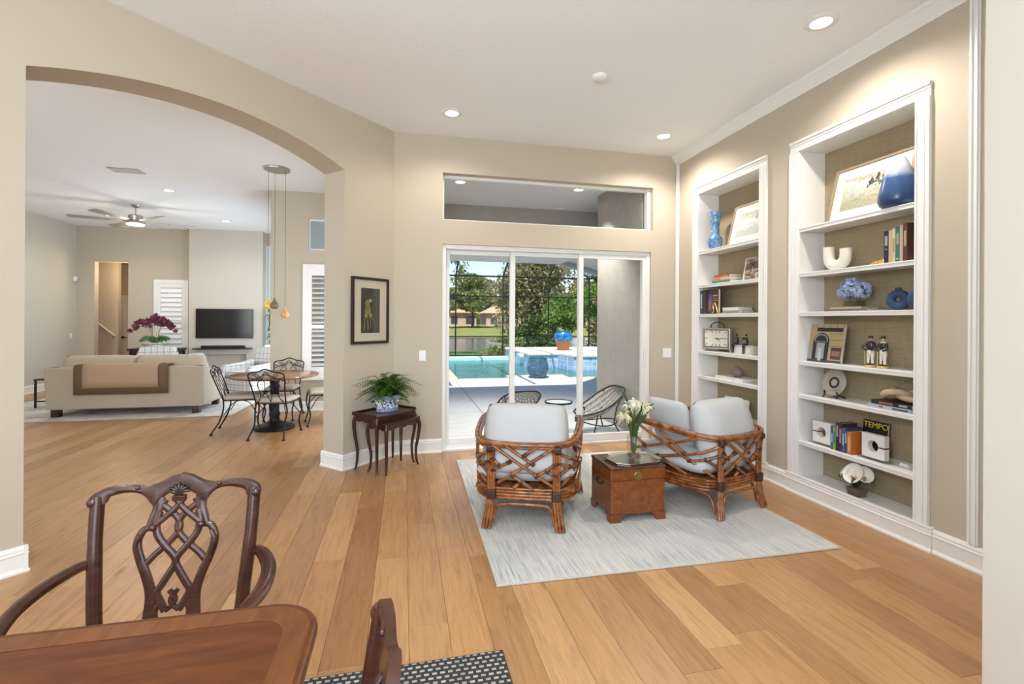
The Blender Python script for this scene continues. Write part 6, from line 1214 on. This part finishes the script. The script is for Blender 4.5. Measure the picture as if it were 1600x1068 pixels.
for th_, h_, c_, l_, mk in ((.050, .275, (.02, .045, .075), 'thick navy book with pale blue spine picture', [(.35, .85, (.28, .42, .46)), (.25, .32, (.5, .5, .45))]), (.030, .280, (.025, .03, .035), 'charcoal book beside the thick navy book', None), (.022, .278, (.07, .035, .03), 'thin dark brown book beside the charcoal book', None)):
    yb -= th_/2; book(yb, Z3, th_, h_, .20, c_, l_, G3, 3.40, marks=mk); yb -= th_/2+.0012
bk_ = empty('picture_book', (3.42, 4.78, Z3), math.radians(0), 'maroon book with a blue violin style cover turned to the room', 'book'); MB().box(0, .003, -.10, .10, 0, .28).box(.027, .03, -.10, .10, 0, .28).box(.003, .027, .097, .10, 0, .28).build('cover', plain('maroon_cover', (.075, .022, .02), .45), bk_); MB().box(.003, .027, -.097, .097, .003, .277).build('pages', PAGES, bk_)
f_ = lambda y0, y1, z0, z1, c, nm='cover_print', d=.0008: MB().box(-d, 0, y0, y1, z0, z1).build(nm, plain('print_%d' % (hash(tuple(round(v, 4) for v in c)) % 99991), c, .6), bk_)
f_(.0, .085, .03, .23, (.05, .10, .20)); f_(-.085, -.01, .20, .215, (.45, .38, .28)); f_(-.085, -.01, .165, .175, (.36, .16, .05)); f_(-.085, -.01, .145, .152, (.36, .28, .10))
mb = MB().tube([(-.0012, .05, .05), (-.0012, .045, .10), (-.0012, .038, .14), (-.0012, .035, .2)], [.022, .018, .014, .008], 10, flat=1); mb.v = [Vector((-.0015+(v.x+.0012)*.04, v.y, v.z)) for v in mb.v]; mb.build('cover_figure', plain('red_print', (.42, .09, .06), .6), bk_)
gs_ = MB().tube(bez([(0, .05, .012), (0, .02, .03), (0, .03, .09), (0, .0, .12), (0, -.03, .06), (0, -.05, .018), (0, -.09, .010)], 5), [.006]*8+[.010]*8+[.009]*8+[.012]*7, 8).build('gold_sculpture', GOLD, smooth=60); gs_.location = (3.40, 4.71, Z3); tag(gs_, 'curved gold sculpture in front of the maroon book', 'sculpture')
G3b = 'pale books lying on the third shelf'
book(4.44, Z3, .010, .34, .22, (.36, .30, .25), 'thin taupe book at the bottom of the pale stack', G3b, 3.41, flat=True); book(4.48, Z3+.0105, .022, .26, .19, (.26, .25, .25), 'grey book in the middle of the pale stack', G3b, 3.42, flat=True); book(4.49, Z3+.033, .034, .25, .18, (.70, .66, .62), 'white book on top of the pale stack', G3b, 3.425, flat=True)
wj = tag(MB().lathe([(.03, 0), (.045, .02), (.05, .09), (.04, .13), (.025, .15), (.02, .15)], 24, (3.50, 4.055, Z3)).build('white_jar', CER, smooth=50), 'plain white jar at the casing end of the third shelf', 'jar')
# clock
ck = empty('mantel_clock', (3.475, 4.79, Z4), math.radians(24), 'silver rectangular mantel clock with leather carry handle', 'clock'); SIL = plain('champagne_silver', (.58, .53, .46), .32, .85); IV = plain('ivory_dial', (.74, .70, .60), .6)
MB().box(0, .06, -.165, .165, .03, .265).build('case', SIL, ck, bev=.006); MB().box(-.004, 0, -.150, .150, .045, .25).build('bezel', plain('dark_pewter', (.25, .22, .19), .4, .8), ck, bev=.002); MB().box(-.006, -.004, -.138, .138, .057, .238).build('dial', IV, ck)
for k in range(12):
    a = k*PI/6; dy, dz = math.sin(a), math.cos(a); s_ = min(.118/max(abs(dy), .001), .077/max(abs(dz), .001)); c = Vector((-.0066, -dy*s_, .1475+dz*s_)); MB().box(-.0006, .0006, -.0035, .0035, -.016, .016, M=Matrix.Translation(c) @ Rx(a if True else 0)).build('numeral', plain('clock_ink', (.06, .05, .045), .6), ck)
MB().box(-.0006, .0006, -.003, .003, 0, .10, M=Tr(-.0085, 0, .1475) @ Rx(-PI/2+PI*.0+.0+PI)).build('minute_hand', BLACK, ck); MB().box(-.0006, .0006, -.004, .004, 0, .055, M=Tr(-.008, 0, .1475) @ Rx(math.radians(113))).build('hour_hand', BLACK, ck); MB().lathe([(0, 0), (.007, 0)], 12, M=Tr(-.0092, 0, .1475) @ Ry(-PI/2)).build('hand_boss', BLACK, ck)
for s in (-1, 1):
    MB().ball((.03, s*.15, .016), (.014, .014, .016), 10, 8).build('foot', SIL, ck, smooth=60)
MB().box(.0, .06, -.17, .17, .026, .034).build('base_plate', SIL, ck, bev=.003)
MB().tube(bez([(.03, .082, .262), (.03, .078, .295), (.03, .045, .325), (.03, 0, .333), (.03, -.045, .325), (.03, -.078, .295), (.03, -.082, .262)], 5), .006, 8).build('handle', plain('black_leather', (.02, .015, .012), .5), ck, smooth=60); MB().lathe([(.006, .263), (.006, .28), (.009, .285), (0, .29)], 12, (.03, 0, 0)).build('finial', SIL, ck, smooth=40)
# white books with seated figures
G4 = 'white books under the seated figures'
book(4.31, Z4, .036, .27, .20, (.74, .68, .62), 'cream white book at the bottom of the figure stack', G4, 3.40, flat=True); book(4.305, Z4+.0365, .034, .265, .19, (.76, .70, .66), 'off white book in the middle of the figure stack', G4, 3.405, flat=True); book(4.29, Z4+.071, .022, .25, .185, (.52, .54, .60), 'pale lavender book on top of the figure stack', G4, 3.41, flat=True)
ztop = Z4+.0935
def sitter(y, s, label):
    r = empty('seated_figure', (3.425, y, ztop), 0, label, 'figurine', 'black seated figurines'); b = MB()
    b.tube(bez([(.018, 0, .012), (.020, 0, .045), (.010, 0, .085)], 4), [.010, .011, .012, .012, .013, .013, .012, .010, .008], 8).ball((.006, 0, .108), (.011, .010, .013), 10, 8)
    for k in (-1, 1):
        b.tube(bez([(.018, k*.007, .012), (-.028, k*.009+s*.006, .014), (-.034, k*.010+s*.010, -.03), (-.036, k*.010+s*.012, -.075)], 4), [.009]*4+[.008]*4+[.006]*5, 7).ball((-.042, k*.010+s*.012, -.078), (.010, .005, .004), 7, 5)
    b.tube(bez([(.012, .011, .082), (.0, .028*1, .060), (-.016, .012, .030 if s > 0 else .072)], 4), .0045, 6).tube(bez([(.012, -.011, .082), (.004, -.026, .058), (-.016, -.012, .030 if s > 0 else .080)], 4), .0045, 6); b.build('figure', plain('black_cast_iron', (.010, .009, .009), .5), r, smooth=60)
    if s < 0: MB().box(-.030, -.018, -.014, .014, .06, .085).build('held_book', plain('black_cast_iron', (.010, .009, .009), .5), r)
sitter(4.385, 1, 'black seated figure leaning back on the white books'); sitter(4.245, -1, 'black seated figure reading on the white books')
# fifth shelf: book and bud vase
book(4.48, Z5, .034, .44, .22, (.74, .72, .69), 'large flat white book under the taupe bud vase', None, 3.40, flat=True, marks=[(.30, .33, (.3, .3, .3))]); o = MB().lathe([(.028, 0), (.048, .015), (.060, .045), (.056, .075), (.035, .095), (.014, .105), (.012, .118), (.017, .122), (.012, .121), (0, .10)], 28).build('bud_vase', plain('taupe_matte', (.23, .175, .155), .75), smooth=60); o.location = (3.50, 4.46, Z5+.0345); tag(o, 'round taupe bud vase on the flat white book', 'vase')
# sixth shelf: picture book just above the cushion
pk = empty('postcard_book', (3.53, 4.55, Z6), 0, 'white and navy picture book standing behind the rattan chair cushion', 'book'); pk.rotation_euler = (0, math.radians(8), 0); MB().box(0, .02, -.19, .19, 0, .20).build('block', plain('white_cover', (.72, .71, .68), .5), pk, bev=.001)
for (y0, y1, z0, z1, c) in ((.02, .11, .08, .175, (.06, .10, .24)), (-.14, .0, .06, .185, (.03, .05, .11)), (-.11, -.02, .09, .165, (.20, .30, .50))): MB().box(-.001 if c[0] != .20 else -.002, 0, y0, y1, z0, z1).build('cover_print', plain('print_%d' % (hash(c) % 99991), c, .5), pk)
